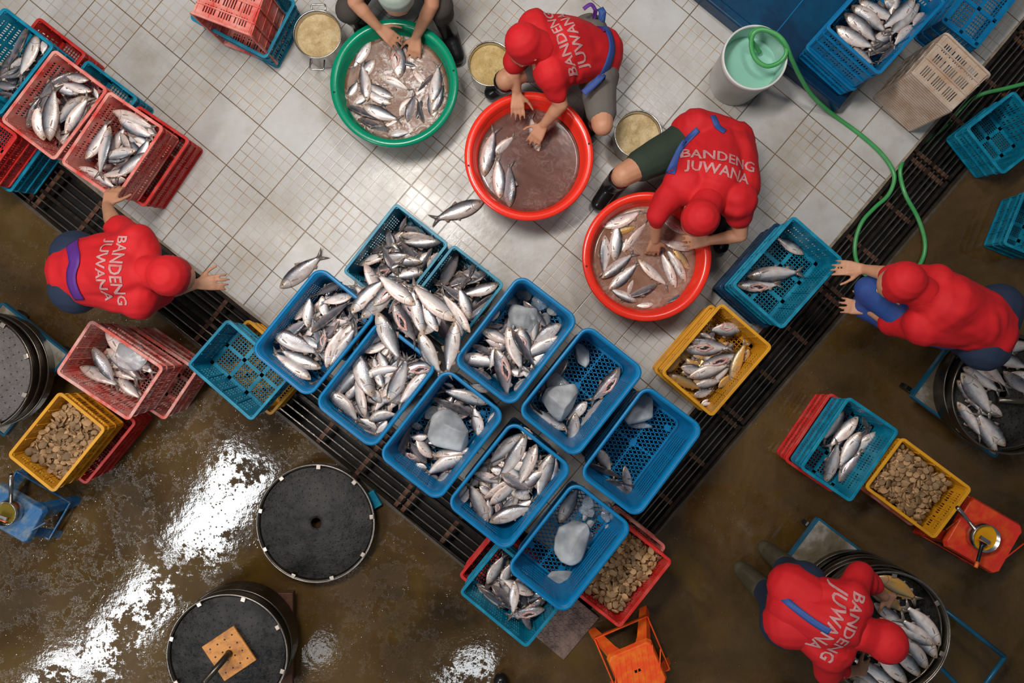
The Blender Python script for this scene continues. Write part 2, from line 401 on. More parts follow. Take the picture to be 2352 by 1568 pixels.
def bevel(o, wd=.003, seg=2):
    m = o.modifiers.new('bevel', 'BEVEL'); m.width = wd; m.segments = seg; m.limit_method = 'ANGLE'
    return o

# ------------------------------------------------------------------ setting: ground, drains
# tile edge / channel edge lines (px at floor level)
def isect(a, b, c, d):
    x1, y1 = a; x2, y2 = b; x3, y3 = c; x4, y4 = d
    D = (x1-x2)*(y3-y4)-(y1-y2)*(x3-x4)
    t = ((x1-x3)*(y3-y4)-(y1-y3)*(x3-x4))/D
    return (x1+t*(x2-x1), y1+t*(y2-y1))
LI = ((290, 492), (600, 737)); LO = ((430, 775), (1075, 1308))     # left strip inner, outer
RI = ((1980, 480), (2352, 41)); RO = ((1515, 1218), (1860, 816))   # right strip
inner = isect(*LI, *RI); outer = isect(*LO, *RO)
def ext(l, x): a, b = l; t = (x-a[0])/(b[0]-a[0]); return (x, a[1]+t*(b[1]-a[1]))
def poly(name, pts, z, mat, thick=.05, kind='structure'):
    mb = MB(); n = len(pts); top = [P(*p, 0) for p in pts]
    top = [(v.x, v.y, z) for v in top]; bot = [(x, y, z-thick) for x, y, _ in top]
    mb.add(top+bot, [tuple(range(n)), tuple(range(2*n-1, n-1, -1))]+[(i, i+n, (i+1) % n+n, (i+1) % n) for i in range(n)])
    o = mb.build(name, mat); tag(o, kind=kind); return o
FAR = 900
li0 = ext(LI, -FAR); ri0 = ext(RI, 2352+FAR); lo0 = ext(LO, -FAR); ro0 = ext(RO, 2352+FAR)
fl = poly('floor', [li0, inner, ri0, (2352+FAR, -FAR-600), (-FAR, -FAR-600)][::-1], 0, M['tile'])
poly('floor', [lo0, outer, ro0, (2352+FAR, 1568+FAR), (-FAR, 1568+FAR)][::1][::-1] if False else [(-FAR, 1568+FAR), (2352+FAR, 1568+FAR), ro0, outer, lo0], 0, M['concrete'])
poly('floor', [(-FAR, -FAR-600), (-FAR, 1568+FAR), (2352+FAR, 1568+FAR), (2352+FAR, -FAR-600)], -.16, M['trench'], .02)
# tile edge lip (chipped cement kerb)
M['kerb_dark'] = simple('dark_channel_edge', (.05, .038, .028), .5, grime=(.11, .08, .05), gs=14, ga=.6, bmp=.5)
M['kerb'] = simple('stained_cement', (.30, .24, .18), .6, grime=(.09, .06, .04), gs=12, ga=.9, bmp=.5)
for a, b, nm in ((li0, inner, 'trim_1'), (inner, ri0, 'trim_2'), (lo0, outer, 'trim_3'), (outer, ro0, 'trim_4')):
    mb = MB(); A = P(*a); B = P(*b); n = 60
    d = (B-A).normalized(); q = Vector((-d.y, d.x, 0))
    rg = []
    for i in range(n+1):
        p = A.lerp(B, i/n); wv = .008+.005*mnoise.noise(p*6)
        rg.append([p-q*wv+Vector((0, 0, -.08)), p+q*wv+Vector((0, 0, -.08)), p+q*wv+Vector((0, 0, .003)), p-q*wv+Vector((0, 0, .003))])
    mb.rings(rg)
    tag(mb.build(nm, M['kerb'] if nm in ('trim_1', 'trim_2') else M['kerb_dark']), kind='structure')
def grates(line_i, line_o, corner_i, corner_o, x_end, side, n):
    # panels of parallel iron bars laid end to end in the channel
    A = P(*corner_i); d = (P(*line_i[1])-P(*line_i[0])).normalized()
    if (P(x_end, 0).x-A.x)*d.x < 0: d = -d
    q = Vector((-d.y, d.x, 0))
    wdt = (P(*corner_o)-A).dot(q)
    wd = abs(wdt); sg = 1 if wdt > 0 else -1
    plen = .95
    for k in range(n):
        off = .02+k*(plen+.012)+ (wd+.02 if side == 'right' else 0)
        base = A+d*off
        mb = MB(); nb = 9
        for j in range(nb):
            t = .022+(wd-.05)*j/(nb-1)
            hgt = .03 if j not in (0, nb-1) else .04
            a = base+q*sg*t; b = a+d*plen
            mb.bar(a+Vector((0, 0, -.022)), b+Vector((0, 0, -.022)), .007 if j % 4 else .020, hgt, 2 if j % 4 else 0)
        for j in range(4):
            a = base+d*(.02+(plen-.04)*j/3)+q*sg*.014; b = a+q*sg*(wd-.034)
            mb.bar(a+Vector((0, 0, -.036)), b+Vector((0, 0, -.036)), .026, .018, 1)
        o = mb.build('drain_grate', [M['grate'], M['rust'], M['bar']], loc=(0, 0, 0))
        yield o
GR = []
for o in grates(LI, LO, inner, outer, -900, 'left', 8): GR.append(('left', o))
for o in grates(RI, RO, inner, outer, 3000, 'right', 6): GR.append(('right', o))
ordn = ['first', 'second', 'third', 'fourth', 'fifth', 'sixth', 'seventh', 'eighth', 'ninth', 'tenth']
cl = {'left': 0, 'right': 0}
for sd, o in GR:
    tag(o, 'wet black iron bar drain grate, %s from the channel corner along the %s channel' % (ordn[cl[sd]], sd), 'drain grate', 'iron drain grates around the tiled platform')
    cl[sd] += 1
# litter of small debris on the grates / floor is left to the material
# diamond plate cover
def diamond_plate():
    mb = MB(); a = .165
    mb.box((0, 0, .006), (2*a, 2*a*.8, .012))
    for i in range(15):
        for j in range(12):
            x = -a+.012+i*.0222; y = -a*.8+.012+j*.0222
            mb.box((x, y, .0135), (.019, .005, .004), rz=R(45 if (i+j) % 2 else -45))
    o = mb.build('drain_cover', simple('brown_tread_plate', (.30, .20, .165), .4, .6, grime=(.05, .03, .025), gs=15, ga=.7), loc=P(1296, 1432, 0)+Vector((0, 0, .001)), rz=R(50))
    tag(o, 'brown diamond tread metal plate lying on the wet floor below the ice basket', 'drain cover')
diamond_plate()

# ------------------------------------------------------------------ crates
def rrect(lx, ly, r, n=5):
    pts = []
    for cx, cy, a0 in ((lx/2-r, ly/2-r, 0), (-lx/2+r, ly/2-r, 90), (-lx/2+r, -ly/2+r, 180), (lx/2-r, -ly/2+r, 270)):
        for k in range(n+1):
            t = R(a0+90*k/n); pts.append((cx+r*math.cos(t), cy+r*math.sin(t)))
    return pts
def sweep(mb, lx, ly, r, prof, mi=0, n=5):
    # closed ring: profile (outward offset, z)
    rg = []
    base = rrect(1, 1, .1, n)
    for o, z in prof:
        rg.append([(x, y, z) for x, y in rrect(lx+2*o, ly+2*o, max(r+o, .002), n)])
    mb.rings(rg, mi, cyc=True)
def perimeter(lx, ly, r, segx, segy):
    """points round the rectangle; straight sides split at the given fractions"""
    out = []; k = 5
    def arc(cx, cy, a0):
        for i in range(k+1):
            t = R(a0+90*i/k); out.append((cx+r*math.cos(t), cy+r*math.sin(t), None))
    hx, hy = lx/2-r, ly/2-r
    arc(hx, hy, 0); [out.append((hx-2*hx*f, ly/2, s)) for f, s in segx]
    arc(-hx, hy, 90); [out.append((-lx/2, hy-2*hy*f, s)) for f, s in segy]
    arc(-hx, -hy, 180); [out.append((-hx+2*hx*f, -ly/2, s)) for f, s in segx]
    arc(hx, -hy, 270); [out.append((lx/2, -hy+2*hy*f, s)) for f, s in segy]
    return out
def splits(n, groups):
    """fractions along a side; s marks that the cell AFTER this point is a slot"""
    out = []; g0 = .06; gw = (1-2*g0)/groups
    for g in range(groups):
        a = g0+g*gw+gw*.08; b = g0+(g+1)*gw-gw*.08
        for i in range(n):
            c0 = a+(b-a)*(i/n); c1 = a+(b-a)*((i+.5)/n)
            out.append((c0, True)); out.append((c1, False))
    return out
def wall_shell(mb, lx, ly, h, r, taper, rows, nx, ny, gx, gy, z0=0):
    top = perimeter(lx, ly, r, splits(nx, gx), splits(ny, gy))
    bot = perimeter(lx-2*taper, ly-2*taper, max(r-taper*.3, .004), splits(nx, gx), splits(ny, gy))
    n = len(top); levels = [0.0]; hole = []
    for a, b in rows: levels += [a, b]
    levels.append(1.0)
    vs = []
    for lv in levels:
        vs += [(b[0]+(t[0]-b[0])*lv, b[1]+(t[1]-b[1])*lv, z0+h*lv) for t, b in zip(top, bot)]
    fs = []
    for i in range(len(levels)-1):
        for j in range(n):
            if i % 2 == 1 and top[j][2] is True: continue
            k = (j+1) % n; fs.append((i*n+j, i*n+k, (i+1)*n+k, (i+1)*n+j))
    mb.add(vs, fs)
def solid(o, t=.004):
    m = o.modifiers.new('solidify', 'SOLIDIFY'); m.thickness = t; m.offset = 0; return o
def quadfit(c4, z):
    w4 = [P(x, y, z) for x, y in c4]; T, Rr, B, Lf = w4
    c = (T+Rr+B+Lf)/4
    u = ((Rr-T)+(B-Lf))/2; v = ((Lf-T)+(B-Rr))/2
    ang = math.atan2(u.y, u.x)*.5+(math.atan2(v.y, v.x)+math.pi/2)*.5
    du = math.atan2(u.y, u.x); dv = math.atan2(v.y, v.x)+math.pi/2
    dd = (dv-du+math.pi) % (2*math.pi)-math.pi
    ang = du+dd/2
    return c, ang, u.length, v.length
def crate_parts(e, mat, lx, ly, h, kind, inv=False, mat2=None):
    """open plastic crate, local origin at the centre of its base, x along lx"""
    mat2 = mat2 or mat
    if kind == 'R':
        tp = .028; r = .045
        mb = MB(); wall_shell(mb, lx-.03, ly-.03, h-.006, r, tp, [(.14, .19), (.24, .29), (.34, .39), (.44, .49), (.54, .59)], 5, 5, 3, 3) if False else None
        mb = MB(); longx = lx > ly
        wall_shell(mb, lx-.034, ly-.034, h-.006, r, tp, [(.18+.105*k, .235+.105*k) for k in range(6)], 10 if longx else 6, 6 if longx else 10, 3, 3)
        solid(mb.build('side_wall', mat, e, True), .004)
        mb = MB()
        sweep(mb, lx-.034, ly-.034, r, [(0, h-.012), (.0, h-.002), (.004, h), (.014, h), (.017, h-.004), (.017, h-.02), (.014, h-.02), (.013, h-.008), (.004, h-.008)], n=8)
        mb.build('rim', mat, e, True)
        mb = MB(); bx = lx-.034-2*tp; by = ly-.034-2*tp; sp = .021
        z = .006
        def clip(a, d, X, Y):
            t0, t1 = -9, 9
            for i, lim in ((0, X), (1, Y)):
                if abs(d[i]) < 1e-9: continue
                q = sorted(((-lim-a[i])/d[i], (lim-a[i])/d[i])); t0 = max(t0, q[0]); t1 = min(t1, q[1])
            return t0, t1
        for ang in (58, -58):
            d = (math.cos(R(ang)), math.sin(R(ang))); q = (-d[1], d[0])
            if not longx: d, q = (d[1], d[0]), (q[1], q[0])
            for i in range(-40, 41):
                a = (q[0]*i*sp, q[1]*i*sp); t0, t1 = clip(a, d, bx/2, by/2)
                if t1-t0 > .01: mb.bar((a[0]+d[0]*t0, a[1]+d[1]*t0, z), (a[0]+d[0]*t1, a[1]+d[1]*t1, z), .0048, .005)
        for i in range(3):
            for j in range(3):
                if (i+j) % 2 == 0: mb.box(((i-1)*bx*.36, (j-1)*by*.36, z+.0015), (.034, .034, .006), rz=R(12))
        mb.bar((-bx/2, 0, z+.001), (bx/2, 0, z+.001), .006, .006); mb.bar((0, -by/2, z+.001), (0, by/2, z+.001), .006, .006)
        sweep(mb, bx, by, .03, [(-.012, z-.003), (.006, z-.003), (.006, z+.003), (-.012, z+.003)])
        mb.build('base_mesh', mat, e)
    else:
        r = .012; tp = .012
        longx = lx > ly; mb = MB()
        rows = [(.12, .22), (.27, .37), (.44, .54), (.60, .70), (.76, .86)] if kind == 'S' else [(.1, .32), (.4, .62), (.7, .88)]
        nl, ns = (7, 5)
        wall_shell(mb, lx-.03, ly-.03, h-.004, r, tp, rows, nl if longx else ns, ns if longx else nl, 3, 3)
        solid(mb.build('side_wall', mat, e), .004)
        mb = MB()
        sweep(mb, lx-.03, ly-.03, r, [(-.002, h-.012), (-.002, h), (.015, h), (.015, h-.012)])
        bevel(mb.build('rim', mat2, e), .002)
        mb = MB()
        for zz, tt in ((h*.40, tp*.6), (h*.73, tp*.27), (.006, tp)):
            sweep(mb, lx-.03-2*tt, ly-.03-2*tt, r, [(0, zz-.004), (0, zz+.004), (.011, zz+.004), (.011, zz-.004)])
        for sx in (-1, 1):
            for k in range(5):
                f = -.5+k/4
                X = (lx-.052)*f; Y = sx*(ly/2-.016); mb.bar((X, Y-sx*tp, .01), (X, Y, h-.01), .005, .014, up=Vector((0, 1, 0)))
                Y = (ly-.052)*f; X = sx*(lx/2-.016); mb.bar((X-sx*tp, Y, .01), (X, Y, h-.01), .014, .005, up=Vector((0, 1, 0)))
        mb.build('rib_frame', mat, e)
        # floor of the crate: solid cross with six panels of fine mesh
        mb = MB(); bx = lx-.03-2*tp; by = ly-.03-2*tp; z = .004
        nx, ny = (3, 2) if longx else (2, 3)
        fr = .022
        for i in range(nx+1): mb.box((-bx/2+fr/2+(bx-fr)*i/nx, 0, z), (fr, by, .006))
        for j in range(ny+1): mb.box((0, -by/2+fr/2+(by-fr)*j/ny, z), (bx, fr, .006))
        m = 8
        for i in range(nx*m): mb.box((-bx/2+(i+.5)*bx/(nx*m), 0, z-.0008), (.0042, by, .0036))
        for j in range(ny*m): mb.box((0, -by/2+(j+.5)*by/(ny*m), z-.0008), (bx, .0042, .0036))
        mb.build('base_mesh', mat, e)
    return e
CR = {}
def crate(key, c4, zt, h, mat, label, kind='S', name='plastic_crate', group=None, cat='crate', shrink=1.0, mat2=None):
    c, ang, lx, ly = quadfit(c4, zt)
    e = empty(name, (c.x, c.y, zt-h), ang)
    crate_parts(e, mat, lx*shrink, ly*shrink, h, kind, mat2=mat2)
    tag(e, label, cat, group)
    CR[key] = dict(c=c, ang=ang, lx=lx*shrink, ly=ly*shrink, zt=zt, zb=zt-h, c4=c4)
    return e
BG = 'blue rounded baskets set out in rows in the middle'
ZR = .72; HR = .29
def from3(T, Lf, Rr): return [T, Rr, (Rr[0]+Lf[0]-T[0], Rr[1]+Lf[1]-T[1]), Lf]
baskets = {
 'C3': ([(733, 607), (873, 719), (708, 918), (567, 806)], 'bright blue rounded basket of fish at the left end, beside the empty teal crate'),
 'C4': ([(871, 727), (1011, 838), (857, 1037), (716, 928)], 'bright blue rounded basket heaped with pale fish, second from the left end of the row'),
 'C5': ([(1023, 838), (1165, 950), (1006, 1160), (865, 1046)], 'bright blue rounded basket of fish around one big pale slab of ice'),
 'C6': ([(1178, 960), (1321, 1074), (1164, 1273), (1019, 1158)], 'bright blue rounded basket packed with silver fish and no ice, below the centre'),
 'C7': ([(1194, 622), (1334, 732), (1176, 942), (1036, 832)], 'bright blue rounded basket of fish with clear ice cubes at its upper end'),
 'C8': ([(1348, 739), (1488, 850), (1322, 1058), (1183, 947)], 'bright blue rounded basket with a tall ice block and a few spotted fish'),
 'C9': ([(1484, 879), (1624, 982), (1464, 1196), (1324, 1090)], 'bright blue rounded basket nearly empty, with one ice lump and a few dark fish'),
 'C10': ([(1319, 1101), (1461, 1209), (1297, 1416), (1157, 1306)], 'bright blue rounded basket lowest in the photo, with one fish and scattered ice pieces'),
}
for k, (c4, lb) in baskets.items():
    crate(k, c4, ZR, HR, M['blue'], lb, 'R', 'rounded_basket', BG, 'basket', .985)
# supports under the row of baskets
def under(key, mat, label, h, f=.9, dz=0.0, dx=0, dy=0, kind='S', group=None):
    k = CR[key]; c = k['c']
    e = empty('plastic_crate', (c.x+dx, c.y+dy, dz), k['ang'])
    crate_parts(e, mat, k['lx']*f, k['ly']*f, h, kind)
    tag(e, label, 'crate', group); return e
SHORT = {'C4': 'basket heaped with pale fish', 'C5': 'basket with the widest ice slab', 'C6': 'packed fish basket without ice', 'C7': 'basket with ice cubes', 'C8': 'basket with the tall ice block', 'C9': 'nearly empty basket'}
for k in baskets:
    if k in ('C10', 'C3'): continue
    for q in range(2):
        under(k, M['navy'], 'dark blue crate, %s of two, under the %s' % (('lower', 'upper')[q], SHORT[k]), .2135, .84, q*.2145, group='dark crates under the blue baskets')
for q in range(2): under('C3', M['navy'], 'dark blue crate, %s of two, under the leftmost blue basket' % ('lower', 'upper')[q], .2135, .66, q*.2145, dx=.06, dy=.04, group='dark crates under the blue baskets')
crate('C1', [(909, 461), (1034, 559), (909, 722), (784, 624)], .30, .295, M['teal'], 'square cornered teal blue crate of dark fish standing on the tiles above the heap', shrink=.98)
crate('C2', [(1041, 554), (1160, 651), (1040, 812), (920, 715)], .30, .295, M['teal'], 'square cornered teal crate of dark purple fish next to the ice cube basket', shrink=.975)
# teal empty crate on yellow
crate('TEAL', [(522, 729), (670, 861), (577, 970), (429, 838)], .425, .215, M['teal'], 'empty teal crate left of the basket row, standing on a yellow crate')
under('TEAL', M['yellow'], 'yellow crate under the empty teal crate at the left end of the basket row', .205, 1.0, dx=.03, dy=.0)
crate('YF', [(1657, 693), (1775, 795), (1636, 961), (1518, 856)], .41, .22, M['yellow'], 'bright yellow crate of fish below the lower red tub')
under('YF', M['yellow'], 'bright yellow crate under the yellow crate of fish', .185, 1.0)
crate('BR', [(1820, 491), (1939, 596), (1795, 761), (1684, 655)], .50, .25, M['teal'], 'teal crate with three fish and bare mesh floor beside the drain, upper of its stack')
under('BR', M['navy'], 'dark blue crate under the teal crate with three fish', .245, 1.0)
crate('BL', [(1147, 1246), (1306, 1375), (1210, 1491), (1051, 1361)], .41, .205, M['teal'], 'teal blue crate of fish lowest in the photo, half under the ice basket', shrink=.985)
under('BL', M['red'], 'red crate under the lowest teal crate of fish', .2, 1.0, dx=-.02, dy=.02)
crate('RS', [(1430, 1195), (1548, 1288), (1424, 1446), (1306, 1353)], .41, .205, M['red'], 'red crate full of brown root slices beside the orange stool', shrink=.985)
under('RS', M['pink'], 'scuffed pink crate under the red crate of root slices', .2, 1.0, dx=.01, dy=.015)
crate('PK', [(208, 728), (376, 846), (295, 970), (129, 856)], .56, .28, M['pink'], 'scuffed pink crate of pale iced fish at the left, upper of its stack', kind='P')
under('PK', M['pink'], 'scuffed pink crate under the pink crate of iced fish', .275, 1.02, dx=.05, dy=-.03, kind='P')
crate('YL', [(135, 896), (246, 986), (122, 1132), (16, 1047)], .48, .235, M['yellow'], 'yellow crate of brown root slices at the left edge, below the pink crate', kind='P')
under('YL', M['red'], 'faded red crate under the yellow crate of root slices at the left', .24, 1.04, dx=.03, dy=0, kind='P')
crate('A', [(123, 108), (248, 204), (125, 376), (2, 275)], .48, .235, M['coral'], 'faded red crate of fish in the top left row, between two other crates', shrink=.99)
crate('B', [(253, 204), (379, 296), (268, 456), (132, 378)], .48, .235, M['coral'], 'faded red crate of fish that the left worker holds by its corner', shrink=.99)
crate('F', [(7, 8), (122, 104), (1, 272), (-114, 176)], .48, .235, M['teal'], 'blue crate of large dark fish at the top left edge', shrink=.99)
under('A', M['teal'], 'blue crate under the middle faded red crate of the top left row', .24, 1.0, dx=.035, dy=.03)
under('B', M['red'], 'deep red crate under the crate held by the left worker', .24, 1.0, dx=.03, dy=-.005)
under('F', M['red'], 'deep red crate under the blue crate at the top left edge', .24, 1.0, dx=.03, dy=.045)
crate('G', [(-118, 190), (47, 311), (-41, 433), (-206, 313)], .44, .22, M['red'], 'bright red crate with mesh floor, cut by the left edge below the top row', shrink=.96)
under('G', M['teal'], 'blue crate under the bright red crate at the left edge', .215, 1.0)
crate('TRB', [(505, -48), (682, 2), (611, 137), (434, 42)][:0] or [(504, -91), (681, 2), (611, 137), (434, 42)], .24, .235, M['teal'], 'blue crate at the top edge with a red crate standing on end inside it', kind='P')
crate('E', [(2050, -113), (2173, 2), (2020, 177), (1897, 62)], .57, .29, M['blue'], 'blue crate of large striped fish at the top right, on the dark blue box', kind='S')
under('E', M['blue'], 'blue crate under the crate of large striped fish at the top right', .16, .98, dz=.118)
crate('H', [(1949, 907), (2070, 989), (1954, 1156), (1834, 1076)], .43, .215, M['teal'], 'teal crate of dark fish at the right, next to the yellow crate of root slices', shrink=.985)
under('H', M['red'], 'faded red crate under the teal crate of dark fish at the right', .21, 1.0, dx=-.005, dy=0)
crate('Y2', [(2072, 1001), (2238, 1122), (2147, 1241), (1983, 1120)], .43, .215, M['yellow'], 'yellow crate of brown root slices at the right, beside the red stool', kind='P', shrink=.985)
under('Y2', M['coral'], 'faded red crate under the right yellow crate of root slices', .21, .98, kind='P')
crate('BE', [(2330, 207), (2416, 315), (2303, 402), (2217, 294)], .25, .245, M['teal'], 'empty teal crate at the right edge, across the drain from the white crate')
crate('BE2', [(2352, 430), (2440, 470), (2394, 600), (2307, 560)], .22, .215, M['teal'], 'teal crate corner cut by the right edge below the empty teal crate')
# crates in unusual poses
def posed_crate(o4, lx, ly, h, mat, label, M3, loc, kind='S'):
    e = empty('plastic_crate'); crate_parts(e, mat, lx, ly, h, kind)
    e.matrix_world = Matrix.Translation(loc) @ M3.to_4x4()
    tag(e, label, 'crate'); return e
# red crate standing on its end in the blue one, mouth to the lower side
a = P(431, 28, .50); b = P(576, 83, .50); dx = (b-a).normalized(); W_ = (b-a).length
up = Vector((0, 0, 1)); inn = up.cross(dx)           # away from the mouth (towards picture top)
M3 = Matrix((dx, up, -inn)).transposed()             # local x along width, local y up, local z (mouth) towards -inn
if M3.determinant() < 0: M3 = Matrix((-dx, up, -inn)).transposed()
posed_crate(None, W_, .46, .27, M['coral'], 'faded red crate standing on its end inside the blue crate at the top', M3, (a+b)/2+inn*.27-up*.23+Vector((0, 0, -.0)), 'P')
# white crate on its end
a = P(2092, 157, .46); b = P(2198, 259, .46); dx = (b-a).normalized(); W_ = (b-a).length
n = up.cross(dx)
if n.x < 0: n = -n                                  # towards upper right = mouth side
M3 = Matrix((dx, up, n)).transposed()
if M3.determinant() < 0: M3 = Matrix((-dx, up, n)).transposed()
wc = posed_crate(None, W_, .458, .28, M['cream'], 'stained off-white crate standing on its end beside the drain at the right', M3, (a+b)/2-up*.229, 'P')
mb = MB()
for i in range(22): mb.box((0, -.21+i*.02, -.003), (W_-.05, .007, .006))
mb.box((0, 0, .001), (W_-.04, .42, .003))
mb.build('ribbed_base', M['cream'], wc)
# upside down blue crate
c, ang, lx, ly = quadfit([(2290, -130), (2405, -60), (2242, 120), (2146, 42)], .26)
e = empty('plastic_crate'); crate_parts(e, M['blue'], lx*.94, ly, .255, 'P')
e.matrix_world = Matrix.Translation((c.x, c.y, .258)) @ Matrix.Rotation(ang, 4, 'Z') @ Matrix.Rotation(math.pi, 4, 'X')
tag(e, 'blue crate turned upside down at the top right corner', 'crate')
# big dark blue box under the top right crate
def big_box():
    e = empty('plastic_box')
    pts = [P(1560, -25, .115), P(1912, 262, .0)]
    A = P(1600, 8, 0); B = P(1911, 261, 0); d = (B-A).normalized(); q = Vector((-d.y, d.x, 0))
    if q.y < 0: q = -q
    A = A-d*.45; B = B-d*.0; W2 = .78; h = .112
    mb = MB()
    def ring(ins, z): return [A+d*ins+q*ins+Vector((0, 0, z)), B-d*ins+q*ins+Vector((0, 0, z)), B-d*ins+q*(W2-ins)+Vector((0, 0, z)), A+d*ins+q*(W2-ins)+Vector((0, 0, z))]
    mb.rings([ring(.004, 0.0), ring(0, .01), ring(0, h-.012), ring(.006, h), ring(.05, h), ring(.055, h-.012), ring(.3, h-.012)])
    bevel(mb.build('body', M['navy'], e), .004)
    mb = MB(); 
    for f in (.3, .62):
        p = A+(B-A)*f; mb.bar(p+q*.06+Vector((0, 0, h-.0115)), p+q*(W2-.06)+Vector((0, 0, h-.0115)), .006, .004)
    mb.build('lid_rib', M['blue'], e)
    tag(e, 'low dark blue plastic box at the top, beside the white bucket', 'box')
big_box()

# ------------------------------------------------------------------ fish
PROF = [(0, .004, .003), (.02, .022, .013), (.06, .045, .026), (.11, .066, .036), (.18, .088, .044), (.27, .106, .049), (.37, .114, .050), (.47, .111, .047), (.57, .098, .041), (.66, .077, .033), (.74, .053, .023), (.80, .034, .015), (.845, .030, .010)]
def spine(s, bend):
    # arc of total turning angle bend over the body
    if abs(bend) < 1e-4: return Vector((.5-s, 0)), 0.0
    Rr = 1/bend; th = (s-.5)*bend
    return Vector((-Rr*math.sin(th), Rr*(1-math.cos(th)))), th
FM = {}
def fish_mesh(kind, bend, fat):
    key = (kind, bend, fat)
    if key in FM: return FM[key]
    vs, fs, uvs, mi = [], [], [], []
    n = 12
    def put(s, y, z, t):
        c, th = spine(s, bend)
        nx, ny = math.sin(th), math.cos(th)
        # tangent = (-cos, sin)... normal kept towards the back (+y)
        vs.append((c.x+nx*y, c.y+ny*y, z)); uvs.append((s, t))
    for s, hh, wd in PROF:
        hh *= fat; wd *= (.9+fat*.1)
        for k in range(n):
            a = 2*math.pi*k/n; y = math.cos(a)*hh; z = math.sin(a)*wd
            if y < 0: y *= 1.08
            put(s, y+.004, z*(1-.18*(y > 0)*abs(math.cos(a))), .5+.5*math.cos(a))
    m = len(PROF)
    for i in range(m-1):
        for k in range(n):
            k2 = (k+1) % n; fs.append((i*n+k, (i+1)*n+k, (i+1)*n+k2, i*n+k2)); mi.append(0)
    fs.append(tuple(range(n))); mi.append(0); fs.append(tuple(reversed([(m-1)*n+k for k in range(n)]))); mi.append(0)
    def fin(pts, th=.0035, tu=.95, idx=1):
        o = len(vs); q = len(pts)
        for zz in (-th, th):
            for s, y in pts: put(s, y, zz, .9)
        for j in range(o, len(vs)): uvs[j] = (tu, .7)
        fs.append(tuple(o+j for j in range(q))); mi.append(idx)
        fs.append(tuple(reversed([o+q+j for j in range(q)]))); mi.append(idx)
        for j in range(q):
            k = (j+1) % q; fs.append((o+j, o+q+j, o+q+k, o+k)); mi.append(idx)
    fin([(.82, .030), (.90, .072), (1.0, .125), (.965, .075), (.915, .022), (.905, 0), (.83, -.002)], .004, .95, 0)
    fin([(.82, -.026), (.83, .004), (.905, .004), (.915, -.018), (.965, -.07), (1.0, -.118), (.90, -.066)], .004, .95, 0)
    fin([(.44, .105*fat), (.46, .150*fat), (.50, .135*fat), (.545, .112*fat), (.555, .09*fat)])
    fin([(.66, -.078*fat), (.70, -.105*fat), (.735, -.078*fat), (.75, -.045*fat)])
    fin([(.47, -.105*fat), (.50, -.140*fat), (.53, -.112*fat), (.54, -.095*fat)])
    me = bpy.data.meshes.new('fish_body'); me.from_pydata(vs, [], fs); me.update()
    uvl = me.uv_layers.new(name='UVMap')
    for l in me.loops: uvl.data[l.index].uv = uvs[l.vertex_index]
    me.materials.append(M['fish_'+kind]); me.materials.append(M['fin'])
    me.polygons.foreach_set('material_index', mi); me.polygons.foreach_set('use_smooth', [True]*len(fs))
    FM[key] = me
    return me
EM = {}
def fish_parts_mesh(bend, fat):
    key = (bend, fat)
    if key in EM: return EM[key]
    out = {}
    for sgn in (1, -1):
        mb = MB(); c, th = spine(.078, bend); y = .016
        cx, cy = c.x+math.sin(th)*y, c.y+math.cos(th)*y; z0 = .0272*sgn
        n = 14
        for rr, zz, mi_ in (((.020, .0), (.020, .004), 2), ((.016, .0045), (.015, .0065), 1), ((.0085, .007), (.001, .0085), 0)):
            pass
        rg = []
        prof = [(.0245, -.004), (.0235, .0035), (.0200, .0048), (.0190, .0056), (.0105, .0072), (.0100, .0078), (.0005, .0086)]
        for r_, z_ in prof: rg.append([(cx+r_*math.cos(2*math.pi*k/n), cy+r_*math.sin(2*math.pi*k/n), z0+sgn*z_) for k in range(n)])
        mb.rings(rg)
        seq = [2, 2, 2, 1, 0, 0]
        for i in range(len(rg)-1):
            for k in range(n): mb.m[i*n+k] = seq[i]
        mb.m[-1] = 0
        out['eye', sgn] = mb.mesh('eye', [M['pupil'], M['iris'], M['eyering']], True)
    mb = MB(); c, th = spine(.235, bend)
    def pt(s, y, z):
        c, th = spine(s, bend); return (c.x+math.sin(th)*y, c.y+math.cos(th)*y, z)
    mb.add([pt(.225, -.028, .043), pt(.27, -.028, .052), (pt(.35, -.055, .054)), pt(.36, -.07, .052), pt(.30, -.062, .05), pt(.24, -.045, .043)], [(0, 1, 2, 3, 4, 5), (5, 4, 3, 2, 1, 0)])
    out['fin'] = mb.mesh('pectoral_fin', M['fin'])
    # opened belly: pink flaps round a dark hollow, on the upper flank
    mb = MB(); n = 22; rg = []
    def ell(a, b, z, wob=0):
        r = []
        for k in range(n):
            t = 2*math.pi*k/n; s = .42+a*math.cos(t)*(1+wob*math.sin(4*t)); y = -.050*fat+b*math.sin(t)*(1-.45*math.cos(t)**2)*(1+wob*math.sin(5*t+1))
            q = pt(s, y, 0); dz = z-.9*abs(y)*.25
            r.append((q[0], q[1], dz))
        return r
    for a, b, z in ((.215, .080, .036), (.213, .076, .060), (.200, .064, .072), (.175, .046, .070), (.150, .034, .062), (.11, .022, .060), (.03, .006, .060)): rg.append(ell(a, b*fat*.86, z, .10))
    mb.rings(rg)
    for i in range(len(rg)-1):
        for k in range(n): mb.m[i*n+k] = 0 if (i < 4 or (i == 4 and k % 7 in (1, 2))) else 1
    mb.m[-1] = 1
    out['cut'] = mb.mesh('opened_belly', [M['flesh'], M['gut']], True)
    EM[key] = out
    return out
TB = {'T1': (909, 196, 116), 'T2': (1216, 370, 110), 'T3': (1486, 592, 114)}
DEEP = []
STACK = []      # (x, y, r, top)
FISH = []
